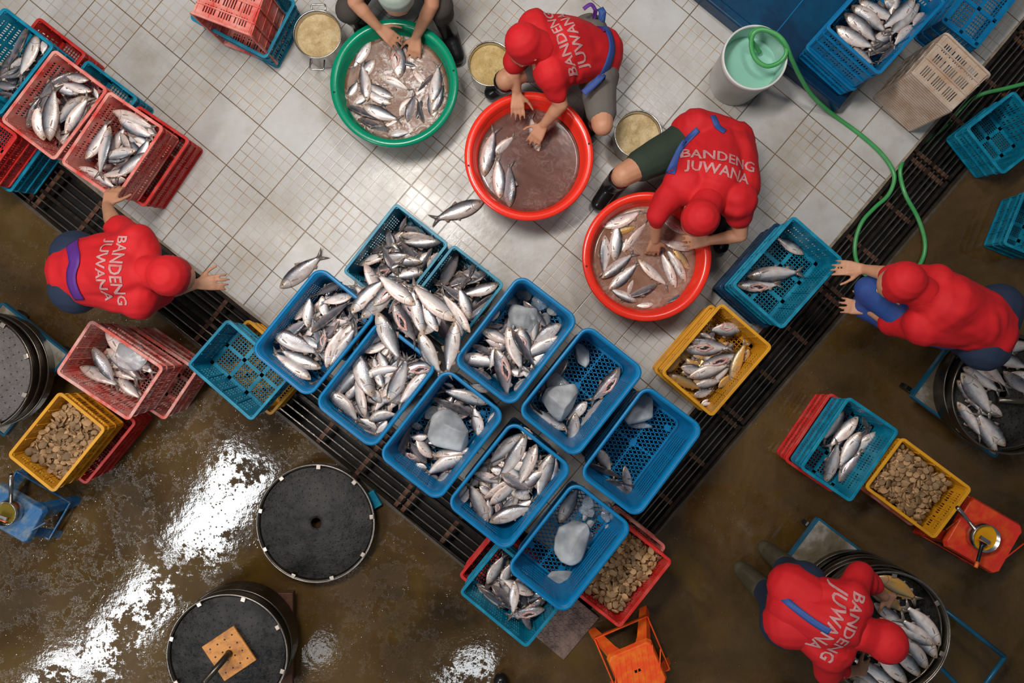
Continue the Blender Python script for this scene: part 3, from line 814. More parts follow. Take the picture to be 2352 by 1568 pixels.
def add_fish(hx, hy, tx, ty, kind='s', base=.45, cont='', bend=None, roll=None, flip=None, fat=None, press=.62, maxz=None, size=None, key=None, Lmin=.265, stuff_=False):
    rnd = random
    gut = kind == 'g'; mk = {'g': 's'}.get(kind, kind)
    if gut and rnd.random() < .3: mk = 'd'
    if bend is None: bend = rnd.choice([-.35, -.18, 0, .0, .18, .35])
    if fat is None: fat = rnd.choice([1.1, 1.2, 1.3])
    else: fat = fat*1.08
    fat = round(fat, 1)
    if flip is None: flip = rnd.random() < .5
    dx_, dy_ = tx-hx, ty-hy; lp = math.hypot(dx_, dy_); want = Lmin/((H-max(base, .2))/F)
    if lp < want and Lmin > 0:
        k_ = min(want/lp, 1.45); tx, ty = hx+dx_*k_, hy+dy_*k_
        if key in TB:
            cx_, cy_, rr_ = TB[key]
            for _ in range(2):
                for (ex, ey) in ((hx, hy), (tx, ty)):
                    dd_ = math.hypot(ex-cx_, ey-cy_)
                    if dd_ > rr_: f_ = (dd_-rr_)/dd_; hx -= (ex-cx_)*f_; tx -= (ex-cx_)*f_; hy -= (ey-cy_)*f_; ty -= (ey-cy_)*f_
            dx_, dy_ = tx-hx, ty-hy
        if key and key in CR:
            kk = CR[key]; wp = P(tx, ty, base+.05)-kk['c']; ca_, sa_ = math.cos(-kk['ang']), math.sin(-kk['ang'])
            lx_ = abs(ca_*wp.x-sa_*wp.y); ly_ = abs(sa_*wp.x+ca_*wp.y)
            if lx_ > kk['lx']/2-.035 or ly_ > kk['ly']/2-.035: tx, ty = hx+dx_, hy+dy_
        lp2 = math.hypot(tx-hx, ty-hy)
        if lp2 < want: fat = round(min(fat*(want/lp2)**.6, 1.8), 1)
    z = base+.03
    for it in range(3):
        A = P(hx, hy, z); B = P(tx, ty, z); Ln = (A-B).length
        th = .052*Ln/.26*.26/.26 if False else Ln*.095
        smp = []
        for f in (.12, .3, .5, .7, .9):
            p = A.lerp(B, f); r = Ln*(.09 if f < .8 else .05); sup = base
            for x, y, rr, tp in STACK:
                dd = (p.x-x)**2+(p.y-y)**2
                if dd < ((r+rr)*.62)**2 and tp > sup: sup = tp
            smp.append(sup)
        zh = max(smp[0], smp[1], smp[2]-.01); zt = max(smp[4], smp[3], smp[2]-.01)
        lim = Ln*.35
        if zh > zt+lim: zt = zh-lim
        if zt > zh+lim: zh = zt-lim
        if maxz is not None: zh = min(zh, maxz); zt = min(zt, maxz)
        z = (zh+zt)/2+th*.5
    A = P(hx, hy, zh+th*.5); B = P(tx, ty, zt+th*.5)
    for f, r in ((.1, .07), (.3, .1), (.5, .105), (.7, .08), (.9, .05)):
        p = A.lerp(B, f); STACK.append((p.x, p.y, r*(A-B).length, p.z-th*.5+th*press))
    d = (A-B); Ln = d.length; X = d.normalized()
    up = Vector((0, 0, 1)); Zl = (up-X*up.dot(X)).normalized()
    if roll is None:
        roll = rnd.uniform(-.25, .25) if mk != 'd' else rnd.uniform(.35, 1.0)
        if mk == 'w': roll = rnd.uniform(-.7, -.2)
    if gut: roll = rnd.uniform(-.45, -.1)
    # roll > 0 shows the back; flip mirrors which way the back points
    base_m = Matrix((X, Zl.cross(X), Zl)).transposed()
    if flip:
        m3 = base_m @ Matrix.Rotation(math.pi-roll*-1, 3, 'X') if False else base_m @ Matrix.Rotation(math.pi, 3, 'X') @ Matrix.Rotation(-roll, 3, 'X')
        side = -1
    else:
        m3 = base_m @ Matrix.Rotation(roll, 3, 'X'); side = 1
    me = fish_mesh(mk, bend, fat)
    if stuff_:
        DEEP.append((me, Matrix.Translation((A+B)/2) @ m3.to_4x4() @ Matrix.Scale(Ln, 4), mk)); return None
    o = bpy.data.objects.new('fish', me); C.objects.link(o)
    o.matrix_world = Matrix.Translation((A+B)/2) @ m3.to_4x4() @ Matrix.Scale(Ln, 4)
    pm = fish_parts_mesh(bend, fat)
    e1 = bpy.data.objects.new('eye', pm['eye', side]); C.objects.link(e1); e1.parent = o
    if abs(roll) > .2:
        e2 = bpy.data.objects.new('eye', pm['eye', -side]); C.objects.link(e2); e2.parent = o
    if not gut:
        f1 = bpy.data.objects.new('pectoral_fin', pm['fin']); C.objects.link(f1); f1.parent = o
        if side < 0: f1.scale = (1, 1, -1)
    else:
        f1 = bpy.data.objects.new('opened_belly', pm['cut']); C.objects.link(f1); f1.parent = o
        f1['label'] = 'slit belly with pink flesh and black lining'
        if side < 0: f1.scale = (1, 1, -1)
    ax, ay = pxof(A); bx, by = pxof(B)
    FISH.append(dict(me=me, mk=mk, o=o, kind=kind, cont=cont, a=(ax, ay), b=(bx, by), bend=bend, z=z))
    return o
def fset(frame, lst, **kw):
    ox, oy, s = frame
    for t in lst:
        k2 = dict(kw)
        if len(t) > 5: k2.update(t[5])
        add_fish(ox+t[0]/s, oy+t[1]/s, ox+t[2]/s, oy+t[3]/s, t[4], **k2)
def filler(key, n, base, kinds='sdw', cont='', L0=.24, margin=.07, top=None):
    k = CR[key]
    for i in range(n):
        lx, ly = k['lx']-2*margin, k['ly']-2*margin
        ln = L0*random.uniform(.85, 1.05)
        for _ in range(30):
            x = random.uniform(-lx/2, lx/2); y = random.uniform(-ly/2, ly/2); a = random.uniform(0, 2*math.pi)
            x2 = x+ln*math.cos(a); y2 = y+ln*math.sin(a)
            if abs(x2) < lx/2+.02 and abs(y2) < ly/2+.02: break
        c, s = math.cos(k['ang']), math.sin(k['ang'])
        z = base+.05
        A = Vector((k['c'].x+c*x-s*y, k['c'].y+s*x+c*y, z)); B = Vector((k['c'].x+c*x2-s*y2, k['c'].y+s*x2+c*y2, z))
        a_ = pxof(A); b_ = pxof(B)
        add_fish(a_[0], a_[1], b_[0], b_[1], random.choice(kinds), base=base, cont=cont, press=.5, maxz=top if top else base+.10, stuff_=True, Lmin=0)
c1 = 'in the left-hand upper teal crate'; c2 = 'in the right-hand upper teal crate'; c3 = 'in the leftmost blue basket'
c4_ = 'in the pale heaped blue basket'; c5 = 'beside the big ice slab'; c6 = 'in the packed basket below the centre'
c7 = 'in the basket with ice cubes'; c8 = 'in the basket with the tall ice block'; c9 = 'in the nearly empty basket'; c10 = 'in the lowest ice basket'
K1 = (780, 460, 4.611)
filler('C1', 44, .03, 'sdd', c1, top=.16); filler('C2', 40, .03, 'dds', c2, top=.16)
fset(K1, [(640, 330, 720, 150, 'd'), (850, 320, 620, 290, 'd'), (640, 380, 1020, 395, 'w'), (1100, 440, 720, 450, 's'), (510, 290, 570, 560, 'd'),
 (560, 440, 640, 660, 's'), (660, 440, 800, 660, 'd'), (290, 545, 500, 500, 'd'), (180, 700, 480, 560, 'w'), (930, 730, 1060, 520, 'w'), (860, 720, 960, 540, 'd'),
 (880, 640, 540, 650, 's'), (740, 595, 380, 600, 's'), (620, 790, 430, 440, 'd', dict(fat=1.08)), (885, 750, 640, 800, 's'), (250, 840, 560, 700, 'g', dict(bend=-.35))], base=.15, cont=c1, key='C1')
fset(K1, [(1440, 650, 1300, 900, 'd'), (1580, 740, 1380, 860, 'd'), (1640, 1000, 1400, 1200, 'd'), (1300, 760, 1560, 820, 'd'), (1240, 520, 1040, 1010, 'd', dict(fat=1.2)),
 (1690, 900, 1400, 980, 's', dict(bend=.35)), (960, 830, 1080, 900, 'd'), (1620, 1060, 1380, 1240, 'd'), (1430, 1140, 1060, 880, 'd')], base=.17, cont=c2, key='C2')
# lower layers of the basket fish
for kk, nn, cc, kd, tp_ in (('C3', 42, c3, 'sdw', .58), ('C4', 56, c4_, 'sww', .61), ('C6', 48, c6, 'sws', .59), ('C7', 34, c7, 'dsd', .55)):
    filler(kk, nn, CR[kk]['zb']+.03, kd, cc, top=tp_)
K3 = (560, 600, 4.753)
fset(K3, [(420, 830, 500, 990, 'd'), (500, 700, 660, 730, 'd'), (560, 640, 690, 440, 'w'), (590, 1290, 500, 1240, 'd'), (320, 900, 620, 700, 'd'), (680, 1440, 850, 1270, 'd'),
 (1070, 220, 760, 380, 'd'), (840, 380, 900, 580, 's'), (640, 820, 800, 920, 's'), (830, 1000, 860, 770, 'g'), (1190, 370, 930, 430, 'w'), (1230, 850, 1170, 600, 'd'),
 (700, 720, 720, 340, 's'), (900, 1160, 1110, 660, 'w'), (950, 1140, 1240, 700, 's'), (340, 1020, 640, 1270, 'd'), (740, 1285, 350, 1010, 'w', dict(fat=1.08)), (840, 1180, 380, 960, 's'), (290, 760, 870, 1030, 's', dict(flip=True, fat=1.2, bend=0)),
 (730, 765, 1200, 400, 'd', dict(fat=1.2, bend=.18))], base=.56, cont=c3, key='C3')
K4 = (700, 760, 5.228)
fset(K4, [(900, 1240, 380, 980, 'd'), (870, 1180, 700, 1080, 's'), (860, 1320, 680, 1140, 'd'), (560, 420, 450, 560, 's'), (690, 180, 900, 80, 'w'), (700, 250, 960, 160, 'w'), (860, 340, 1000, 200, 'w'),
 (480, 840, 640, 640, 's'), (980, 1180, 870, 1060, 's'), (990, 1080, 880, 1200, 's'), (920, 860, 780, 700, 's'), (990, 480, 880, 220, 's'), (910, 600, 850, 380, 's'), (935, 680, 870, 500, 's'),
 (340, 770, 640, 470, 's', dict(fat=1.2)), (280, 680, 700, 1120, 's', dict(bend=.6)), (720, 1040, 610, 560, 'w'), (1230, 830, 1130, 990, 's'), (1380, 250, 1270, 180, 'd'),
 (1500, 480, 1110, 920, 's', dict(fat=1.2)), (760, 1050, 1140, 980, 's', dict(bend=.6, flip=False)), (1610, 410, 1240, 450, 'g', dict(flip=False)), (1010, 860, 1260, 260, 's', dict(fat=1.08)),
 (800, 800, 560, 100, 's', dict(fat=1.2, bend=.18))], base=.58, cont=c4_, key='C4')
K5 = (860, 830, 4.9)
filler('C5', 10, CR['C5']['zb']+.02, 'sd', c5)
fset(K5, [(760, 1430, 620, 1260, 'd'), (700, 1380, 1000, 1130, 's'), (520, 1130, 340, 1050, 'g'), (590, 1200, 420, 1150, 's'), (640, 1090, 500, 900, 'w'), (600, 850, 380, 850, 's', dict(bend=.35)), (590, 1150, 380, 870, 'd'),
 (250, 1150, 430, 660, 'd', dict(fat=.92)), (1290, 330, 1060, 250, 's'), (900, 290, 760, 240, 'g'), (1060, 260, 930, 180, 's'), (1290, 470, 700, 300, 's'), (650, 400, 1010, 570, 'd', dict(bend=-.35, fat=1.2)),
 (1410, 550, 1250, 810, 's'), (1190, 850, 1110, 470, 's', dict(fat=1.2)), (650, 1250, 1170, 940, 'w'), (660, 1050, 1180, 970, 'w'), (1000, 1045, 540, 1280, 's')], base=.50, cont=c5, key='C5')
K6 = (1000, 940, 4.9)
fset(K6, [(430, 1230, 330, 1100, 'd'), (210, 1010, 330, 880, 's'), (270, 1070, 360, 930, 's'), (620, 1230, 600, 1060, 'g'), (720, 1210, 720, 1040, 'g'), (500, 860, 620, 960, 's'), (1100, 340, 940, 180, 's'), (950, 200, 1130, 320, 'w'),
 (850, 1170, 1120, 1000, 'w'), (940, 980, 780, 1130, 's'), (1070, 1000, 850, 880, 's'), (880, 980, 1060, 880, 's'), (580, 640, 760, 540, 'w'), (620, 660, 800, 720, 's'), (440, 710, 680, 800, 'w', dict(bend=.35)),
 (1300, 880, 1370, 470, 'd'), (980, 270, 560, 650, 's', dict(fat=1.2)), (550, 1000, 880, 800, 'w'), (610, 1070, 870, 860, 'w', dict(fat=1.2)), (940, 590, 900, 680, 's'), (1140, 390, 980, 760, 'w', dict(fat=1.2)), (730, 730, 1100, 930, 'd', dict(bend=-.35, fat=1.2, flip=False)),
 (1310, 480, 1130, 1050, 's', dict(fat=1.2)), (1050, 280, 680, 860, 's', dict(fat=.92)), (590, 1280, 360, 780, 's', dict(fat=1.2)), (600, 1250, 1140, 1070, 's', dict(fat=1.2, bend=-.35))], base=.57, cont=c6, key='C6')
K7 = (1030, 700, 6.532)
fset(K7, [(640, 1120, 330, 930, 'd'), (350, 600, 620, 720, 'd'), (760, 40, 600, 290, 's'), (1520, 680, 1290, 900, 's'), (820, 300, 480, 340, 'd'), (480, 350, 850, 530, 'w'), (780, 640, 520, 500, 'w'), (170, 790, 640, 860, 's', dict(fat=1.2)),
 (690, 640, 620, 1000, 's'), (1160, 1030, 940, 1000, 'w'), (980, 1280, 1260, 1060, 's', dict(fat=1.2)), (1250, 1100, 1110, 940, 's'), (1680, 270, 1350, 520, 's', dict(fat=1.2)), (1695, 480, 1240, 720, 's', dict(fat=1.2)),
 (1070, 330, 1250, 860, 'g'), (950, 370, 1340, 1000, 'd'), (740, 640, 920, 1450, 'g', dict(flip=False, bend=.35, fat=1.2)), (880, 330, 1110, 1010, 'w', dict(fat=1.2, bend=0, roll=0))], base=.57, cont=c7, key='C7')
K8 = (1020, 600, 3.408)
fset(K8, [(880, 1370, 1000, 1420, 'd'), (970, 770, 720, 1060, 'd'), (640, 1090, 830, 1290, 'd'), (960, 1320, 740, 1190, 's'), (1080, 1400, 1150, 1320, 's'), (1120, 1100, 940, 1260, 's'), (1300, 1065, 1070, 1300, 'd'), (1390, 840, 1160, 1100, 'g'), (1030, 1180, 985, 1500, 's')], base=.46, cont=c8, key='C8')
K9 = (840, 820, 3.5636)
fset(K9, [(1880, 740, 1980, 890, 's'), (1790, 860, 2120, 1000, 'd'), (2180, 1225, 2060, 1050, 'd'), (2110, 890, 2180, 1180, 'd'), (1900, 1010, 2210, 1060, 'd')], base=.45, cont=c9, key='C9')
K10 = (1020, 1050, 3.027)
fset(K10, [(800, 455, 950, 180, 's', dict(bend=0, fat=1.2, roll=0))], base=.455, cont=c10, key='C10')
# central heap over the rims
hp = 'in the central heap'
random.seed(5)
for (x, y) in ((850, 690), (880, 720), (930, 690), (960, 740), (1000, 720), (900, 660), (1020, 760), (860, 650), (980, 690), (930, 745)):
    a = random.uniform(0, 6.28); add_fish(x-50*math.cos(a), y-50*math.sin(a), x+50*math.cos(a), y+50*math.sin(a), random.choice('sdw'), base=.42, cont=hp, press=.5, maxz=.62, stuff_=True)
fset(K1, [(900, 1420, 1060, 1230, 's'), (1390, 1250, 1300, 1000, 's'), (1280, 1440, 1250, 1240, 's'), (820, 910, 960, 1050, 's'), (1040, 1390, 900, 1150, 's'), (520, 1200, 640, 1000, 'd'), (740, 1100, 620, 900, 'd'),
 (640, 1030, 780, 1240, 'g'), (230, 1250, 560, 960, 's', dict(fat=1.2)), (110, 1180, 440, 860, 's', dict(fat=1.2)), (350, 1110, 560, 900, 'g', dict(fat=1.2)), (890, 1420, 770, 950, 's', dict(fat=1.08)),
 (830, 1400, 1080, 1885, 's', dict(fat=1.2)), (1230, 1280, 1130, 1895, 's', dict(fat=1.08)), (560, 1070, 770, 1440, 'g', dict(flip=True)), (390, 1180, 670, 1750, 's', dict(fat=1.2, bend=0, flip=True)),
 (1385, 1400, 1050, 940, 'w'), (1220, 1290, 710, 850, 'w', dict(fat=1.08, bend=.18)), (800, 1110, 360, 750, 'w', dict(fat=1.2, bend=0))], base=.70, cont=hp)
random.seed(11)
# floor fish
fset((0, 0, 1), [(643, 661, 748, 580, 's', dict(bend=0, flip=True, cont='lying alone on the tiles left of the upper teal crate'))], base=.0)
fset((0, 0, 1), [(1111, 463, 987, 508, 's', dict(bend=0, flip=False, cont='lying alone on the tiles beside the middle red tub'))], base=.0)
# lower teal crate
cc = 'in the lowest teal crate'; filler('BL', 18, CR['BL']['zb']+.02, 'sd', cc, margin=.05)
fset(K10, [(600, 1200, 550, 1090, 'd'), (330, 890, 470, 1020, 'd'), (240, 900, 470, 1060, 'd', dict(fat=1.08)), (300, 880, 430, 660, 's', dict(fat=1.2)), (400, 890, 470, 720, 's'), (620, 960, 450, 870, 'w'), (490, 860, 480, 1040, 'w'), (540, 1110, 700, 990, 'g'), (700, 1050, 510, 1090, 'g')], base=.31, cont=cc, key='BL')
# yellow crate
cc = 'in the yellow crate of fish'; filler('YF', 18, CR['YF']['zb']+.02, 'syd', cc)
KY = (1500, 700, 6.031)
fset(KY, [(820, 160, 740, 260, 'y'), (640, 400, 780, 460, 's'), (680, 1390, 840, 1360, 's'), (770, 1310, 640, 1410, 's'), (560, 1260, 860, 1170, 's'), (910, 1150, 1060, 1000, 'y'), (1320, 610, 1280, 740, 'y'), (1120, 560, 900, 590, 'y'), (570, 1130, 860, 1070, 's'),
 (200, 930, 340, 760, 'y'), (210, 970, 560, 1120, 'y'), (380, 870, 660, 910, 's'), (640, 850, 1130, 690, 'g', dict(fat=1.0)), (420, 640, 930, 620, 'g', dict(fat=1.2)), (500, 510, 1120, 620, 's', dict(fat=1.2)), (1060, 1040, 1290, 460, 'y', dict(bend=-.35)),
 (500, 1010, 1120, 810, 's', dict(fat=1.2, bend=-.18)), (1230, 340, 740, 350, 'g', dict(fat=1.5, bend=-.18, flip=True))], base=.27, cont=cc, key='YF')
cc = 'in the teal crate with a bare mesh floor'
fset((1300, 420, 2.8), [(1530, 460, 1330, 335, 's', dict(flip=False)), (1100, 660, 1390, 650, 'g', dict(fat=1.2)), (1165, 600, 1540, 570, 's', dict(bend=0, fat=1.08, flip=False))], base=.262, cont=cc, key='BR')
# top right crate
cc = 'in the top right blue crate'; filler('E', 20, CR['E']['zb']+.06, 'dd', cc)
fset((1880, 0, 8.711), [(1560, 900, 1150, 1300, 'd'), (1520, 830, 900, 1180, 'd', dict(fat=.92)), (700, 950, 1000, 1200, 's'), (1900, 500, 1600, 820, 's'), (2110, 240, 1850, 560, 's'), (1500, 560, 1100, 930, 's'), (2010, 60, 1400, 720, 's'), (1560, -120, 1500, 300, 's'), (1320, -20, 1580, 220, 's'),
 (790, 20, 1430, 350, 's', dict(fat=1.2)), (670, 90, 1290, 590, 's', dict(fat=1.2)), (540, 240, 1140, 790, 's', dict(fat=1.2)), (320, 560, 1060, 950, 's', dict(fat=1.2)), (1960, 10, 1230, 640, 's', dict(fat=1.2))], base=.44, cont=cc, key='E')
# top left crates
cc = 'in the middle faded red crate'; KA = (0, 40, 5.227); filler('A', 20, CR['A']['zb']+.02, 'sdw', cc)
fset(KA, [(330, 1330, 560, 930, 'd'), (300, 1210, 480, 960, 'd'), (870, 640, 400, 1010, 'd', dict(fat=.92)), (1170, 980, 1120, 830, 's'), (720, 1500, 830, 1370, 'w'), (1070, 745, 850, 710, 's'), (1100, 890, 820, 810, 's'), (960, 910, 690, 840, 's', dict(fat=1.2)), (1040, 1060, 860, 1320, 's', dict(fat=1.2)), (770, 1390, 1020, 1010, 'w', dict(fat=.92)),
 (1010, 930, 710, 1240, 's'), (500, 1480, 460, 1130, 'w', dict(fat=1.2)), (570, 1480, 650, 770, 's', dict(fat=1.08))], base=.36, cont=cc, key='A')
cc = 'in the gripped red crate'; KB = (0, 0, 3.015); filler('B', 20, CR['B']['zb']+.02, 'ssw', cc)
fset(KB, [(870, 1240, 720, 1260, 'w'), (900, 1180, 740, 1210, 'w'), (1000, 860, 1090, 960, 's'), (830, 920, 890, 1020, 'w'), (1030, 1050, 850, 1190, 's'), (900, 1070, 740, 1100, 's'), (940, 1040, 760, 1080, 's'), (780, 770, 1100, 900, 'w'), (545, 1150, 800, 1300, 's'), (605, 1110, 720, 900, 's'), (760, 870, 680, 1250, 's', dict(fat=.92)), (815, 820, 1080, 970, 's', dict(fat=1.2))], base=.37, cont=cc, key='B')
cc = 'in the top left blue crate'
filler('F', 12, CR['F']['zb']+.02, 'dd', cc)
fset(KA, [(-40, 900, 230, 960, 'd'), (-60, 800, 230, 840, 'd'), (80, 680, 240, 520, 's'), (560, 250, 520, 400, 's'), (350, 110, 70, 650, 'd', dict(fat=1.2)), (470, 200, 210, 770, 's', dict(fat=1.2, flip=False))], base=.35, cont=cc, key='F')
cc = 'in the pink crate'; KP = (0, 480, 3.015)
filler('PK', 14, CR['PK']['zb']+.02, 'dw', cc)
fset(KP, [(820, 1170, 990, 1330, 'w'), (900, 1000, 1080, 1150, 'w'), (560, 1080, 830, 1220, 'w'), (640, 950, 810, 1240, 'd'), (740, 960, 980, 1200, 'w', dict(fat=1.2)), (730, 840, 1010, 1110, 'w', dict(fat=1.2))], base=.40, cont=cc, key='PK')
cc = 'in the teal crate at the right'; KH = (1660, 860, 2.2153)
fset(KH, [(620, 175, 540, 300, 's'), (760, 260, 690, 330, 'd'), (710, 210, 740, 280, 'd'), (790, 290, 660, 410, 's'), (690, 215, 540, 370, 'w'), (700, 290, 590, 480, 's', dict(fat=1.2)), (590, 545, 680, 420, 'd', dict(fat=1.2)), (525, 550, 590, 340, 's', dict(fat=1.2))], base=.25, cont=cc, key='H')

# ------------------------------------------------------------------ tubs, pots, bucket
def tub(cx, cy, rpx, zt, h, mat, wmat, wz, label, wlabel):
    r = rpx*(H-zt)/F; c = P(cx, cy, zt); e = empty('wash_tub', (c.x, c.y, 0)); tag(e, label, 'tub')
    mb = MB()
    prof = [(r*.70, .0), (r*.74, .004), (r*.865, h-.05), (r*.89, h-.03), (r*.895, h-.008), (r*.905, h), (r*.985, h), (r, h-.006), (r, h-.03), (r*.99, h-.03), (r*.985, h-.012), (r*.925, h-.012),
            (r*.90, h-.06)]
    inner_ = [(r*.0, .012), (r*.68, .012), (r*.72, .03), (r*.845, h-.055), (r*.862, h-.048), (r*.872, h-.012), (r*.90, h), (r*.985, h), (r, h-.006), (r*.997, h-.028), (r*.985, h-.028), (r*.98, h-.012), (r*.905, h-.014), (r*.88, h-.05), (r*.74, .0), (0, 0)]
    mb.lathe(inner_, n=80); mb.build('bowl', mat, e, True)
    mb = MB()
    for k in range(2):
        mb.lathe([(.006, 0), (.006, .002), (.003, .002)], (r*.945*math.cos(k*3.1+.2), r*.945*math.sin(k*3.1+.2), h-.001), 12, cap=True)
    mb.build('rim_hole', M['black'], e, True)
    mb = MB(); rw = r*(.72+.125*max(0, (wz-.03)/(h-.085)))
    mb.lathe([(rw*k/14+.0002, wz) for k in range(0, 15)]+[(rw, wz-.02)], n=64, cap=True)
    wt = mb.build('water', wmat, None, True); wt.location = (c.x, c.y, 0); tag(wt, wlabel, 'water')
    return e, c, r
tub(905, 190, 147.5, .30, .30, M['tub_green'], M['water_foam'], .215, 'round green plastic tub of fish at the top', 'scaly foaming brown water in the green tub')
tub(1215, 358, 148.5, .30, .30, M['tub_red'], M['water_brown'], .19, 'round red plastic tub with mostly bare murky water, next to the green tub', 'murky dark brown water in the middle red tub')
tub(1486, 589, 149, .30, .30, M['tub_red'], M['water_fish'], .20, 'round red plastic tub crowded with fish, lower right of the two red tubs', 'cloudy brown water in the lower red tub')
cc = 'in the green tub'
rr_ = random.Random(3)
for _ in range(26):
    a_ = rr_.uniform(-1.2, 3.6); q_ = rr_.uniform(35, 95); x_, y_ = 909+q_*math.cos(a_), 205+q_*math.sin(a_); t_ = rr_.uniform(0, 6.28)
    x1, y1, x2, y2 = x_-46*math.cos(t_), y_-46*math.sin(t_), x_+46*math.cos(t_), y_+46*math.sin(t_)
    if max(math.hypot(x1-909, y1-198), math.hypot(x2-909, y2-198)) < 114: add_fish(x1, y1, x2, y2, rr_.choice('swd'), base=.188, cont=cc, press=.15, maxz=.20, stuff_=True, Lmin=0)
fset((760, 60, 5.6), [(740, 1430, 950, 1400, 's'), (980, 1240, 1060, 960, 'd'), (1200, 1250, 1140, 1020, 'd'), (1330, 1200, 1300, 920, 's'), (1400, 1130, 1490, 720, 's'), (1320, 1000, 1390, 560, 's'), (520, 190, 340, 460, 's'), (620, 640, 920, 780, 'w'), (560, 420, 400, 640, 's'), (230, 920, 320, 760, 's'), (300, 1010, 460, 900, 's'), (800, 940, 520, 780, 's'), (780, 1000, 500, 860, 's'),
 (480, 960, 420, 600, 's', dict(fat=1.08)), (320, 1210, 600, 1310, 'd'), (165, 1000, 730, 1250, 'd', dict(fat=.92)), (400, 1030, 780, 1180, 's', dict(fat=1.2)), (880, 1160, 1010, 960, 'w'), (760, 1330, 560, 1300, 'd'), (900, 660, 850, 160, 'g', dict(fat=1.5, flip=False))], base=.207, cont=cc, Lmin=.25, key='T1', press=.4)
cc = 'in the middle red tub'
fset((1000, 0, 2.94), [(500, 1400, 500, 1080, 'd'), (320, 1190, 405, 840, 's'), (440, 1340, 420, 1040, 's'), (395, 1050, 500, 950, 'w'), (690, 960, 650, 780, 'w')], base=.182, cont=cc, Lmin=.25, key='T2', press=.2)
cc = 'in the lower red tub'
fset((1360, 460, 6.032), [(50, 540, 60, 820, 'd'), (250, 450, 540, 380, 'y'), (500, 1320, 570, 1130, 'w'), (1250, 1290, 1060, 1400, 'd'), (880, 1220, 520, 1380, 'd'), (850, 1440, 640, 1460, 'w'), (590, 1430, 310, 1290, 's'), (480, 510, 400, 680, 'w'), (150, 390, 740, 140, 'w'), (300, 820, 330, 380, 's'), (430, 720, 770, 290, 'w'), (190, 480, 170, 950, 's'),
 (230, 1250, 630, 880, 's', dict(fat=1.08)), (130, 1080, 620, 700, 's'), (640, 820, 1040, 1180, 'w'), (1150, 1220, 940, 690, 'w'), (1300, 1130, 1050, 700, 'w'), (1330, 960, 1150, 700, 'y'), (1460, 670, 970, 560, 'w'), (1290, 470, 1000, 240, 'w')], base=.190, cont=cc, Lmin=.25, key='T3', press=.35)
def pot(cx, cy, rpx, zt, h, label, mat2, handles=None, foot=0):
    r = rpx*(H-zt)/F; c = P(cx, cy, zt); e = empty('cooking_pot', (c.x, c.y, zt-h)); tag(e, label, 'pot')
    mb = MB(); mb.lathe([(0, .004), (r*.90, .004), (r*.94, .02), (r*.94, h-.01), (r, h), (r*1.0, h+.003), (r*.96, h+.003), (r*.925, h-.012), (r*.92, .02), (r*.5, .012), (0, .012)], n=56)
    mb.build('body', M['steel'], e, True)
    mb = MB(); rg = []; n = 40
    for k in range(0, 17):
        rr = r*.918*k/16; rg.append([(rr*math.cos(2*math.pi*j/n), rr*math.sin(2*math.pi*j/n), h-.035+(.014*mnoise.noise(Vector((rr*30*math.cos(2*math.pi*j/n), rr*30*math.sin(2*math.pi*j/n), cx))) if 0 < k < 16 else 0)) for j in range(n)])
    mb.rings(rg[1:], cap=False); mb.add([rg[1][k] for k in range(n)], [tuple(range(n))]); mb.build('mash', mat2, e, True)
    if handles:
        for a in handles:
            mb = MB(); d = Vector((math.cos(a), math.sin(a), 0)); q = Vector((-d.y, d.x, 0)); z = Vector((0, 0, h-.045))
            mb.tube([d*r*.93+q*.04+z, d*(r+.045)+q*.04+z, d*(r+.05)+q*.034+z, d*(r+.05)-q*.034+z, d*(r+.045)-q*.04+z, d*r*.93-q*.04+z], .005, 8)
            mb.build('handle', M['steel'], e, True)
    return e
pot(729, 78, 56, .20, .2, 'two-handled steel pot of tan mash at the top left of the green tub', M['mash'], (R(92), R(-95)))
pot(1126, 146, 52, .20, .2, 'steel pot of wet yellow mash between the green and the middle red tub', M['mash_wet'])
pot(1466, 308, 55, .20, .2, 'steel pot of crumbly tan mash behind the worker in dark green shorts', M['mash'])
def bucket():
    zt = .40; r = 74*(H-zt)/F; c = P(1735, 131, zt); e = empty('bucket', (c.x, c.y, 0)); h = zt
    mb = MB(); mb.lathe([(0, 0), (r*.84, 0), (r*.86, .01), (r*.95, h-.06), (r*.97, h-.055), (r*.97, h-.045), (r*1.02, h-.04), (r*1.02, h-.006), (r, h), (r*.965, h), (r*.95, h-.01)], n=64)
    mb.build('body', M['bucket'], e, True)
    mb = MB(); mb.lathe([(r*.95, h-.01), (r*.93, h-.06), (r*.83, .01), (0, .01)], n=64); mb.build('inner_wall', M['bucket_in'], e, True)
    tag(e, 'tall white bucket of clear water with a green hose hanging in it', 'bucket')
    mb = MB(); mb.lathe([(r*.905*k/8+.0002, .27) for k in range(0, 9)], n=48, cap=False); o = mb.build('water', M['water_bucket'], None, True, (c.x, c.y, 0)); tag(o, 'clear greenish water in the white bucket', 'water')
bucket()
def catmull(pts, n=8):
    out = []
    for i in range(len(pts)-1):
        p0 = pts[max(i-1, 0)]; p1 = pts[i]; p2 = pts[i+1]; p3 = pts[min(i+2, len(pts)-1)]
        for k in range(n):
            t = k/n; out.append(.5*((2*p1)+(p2-p0)*t+(2*p0-5*p1+4*p2-p3)*t*t+(3*p1-p0-3*p2+p3)*t**3))
    out.append(pts[-1]); return out
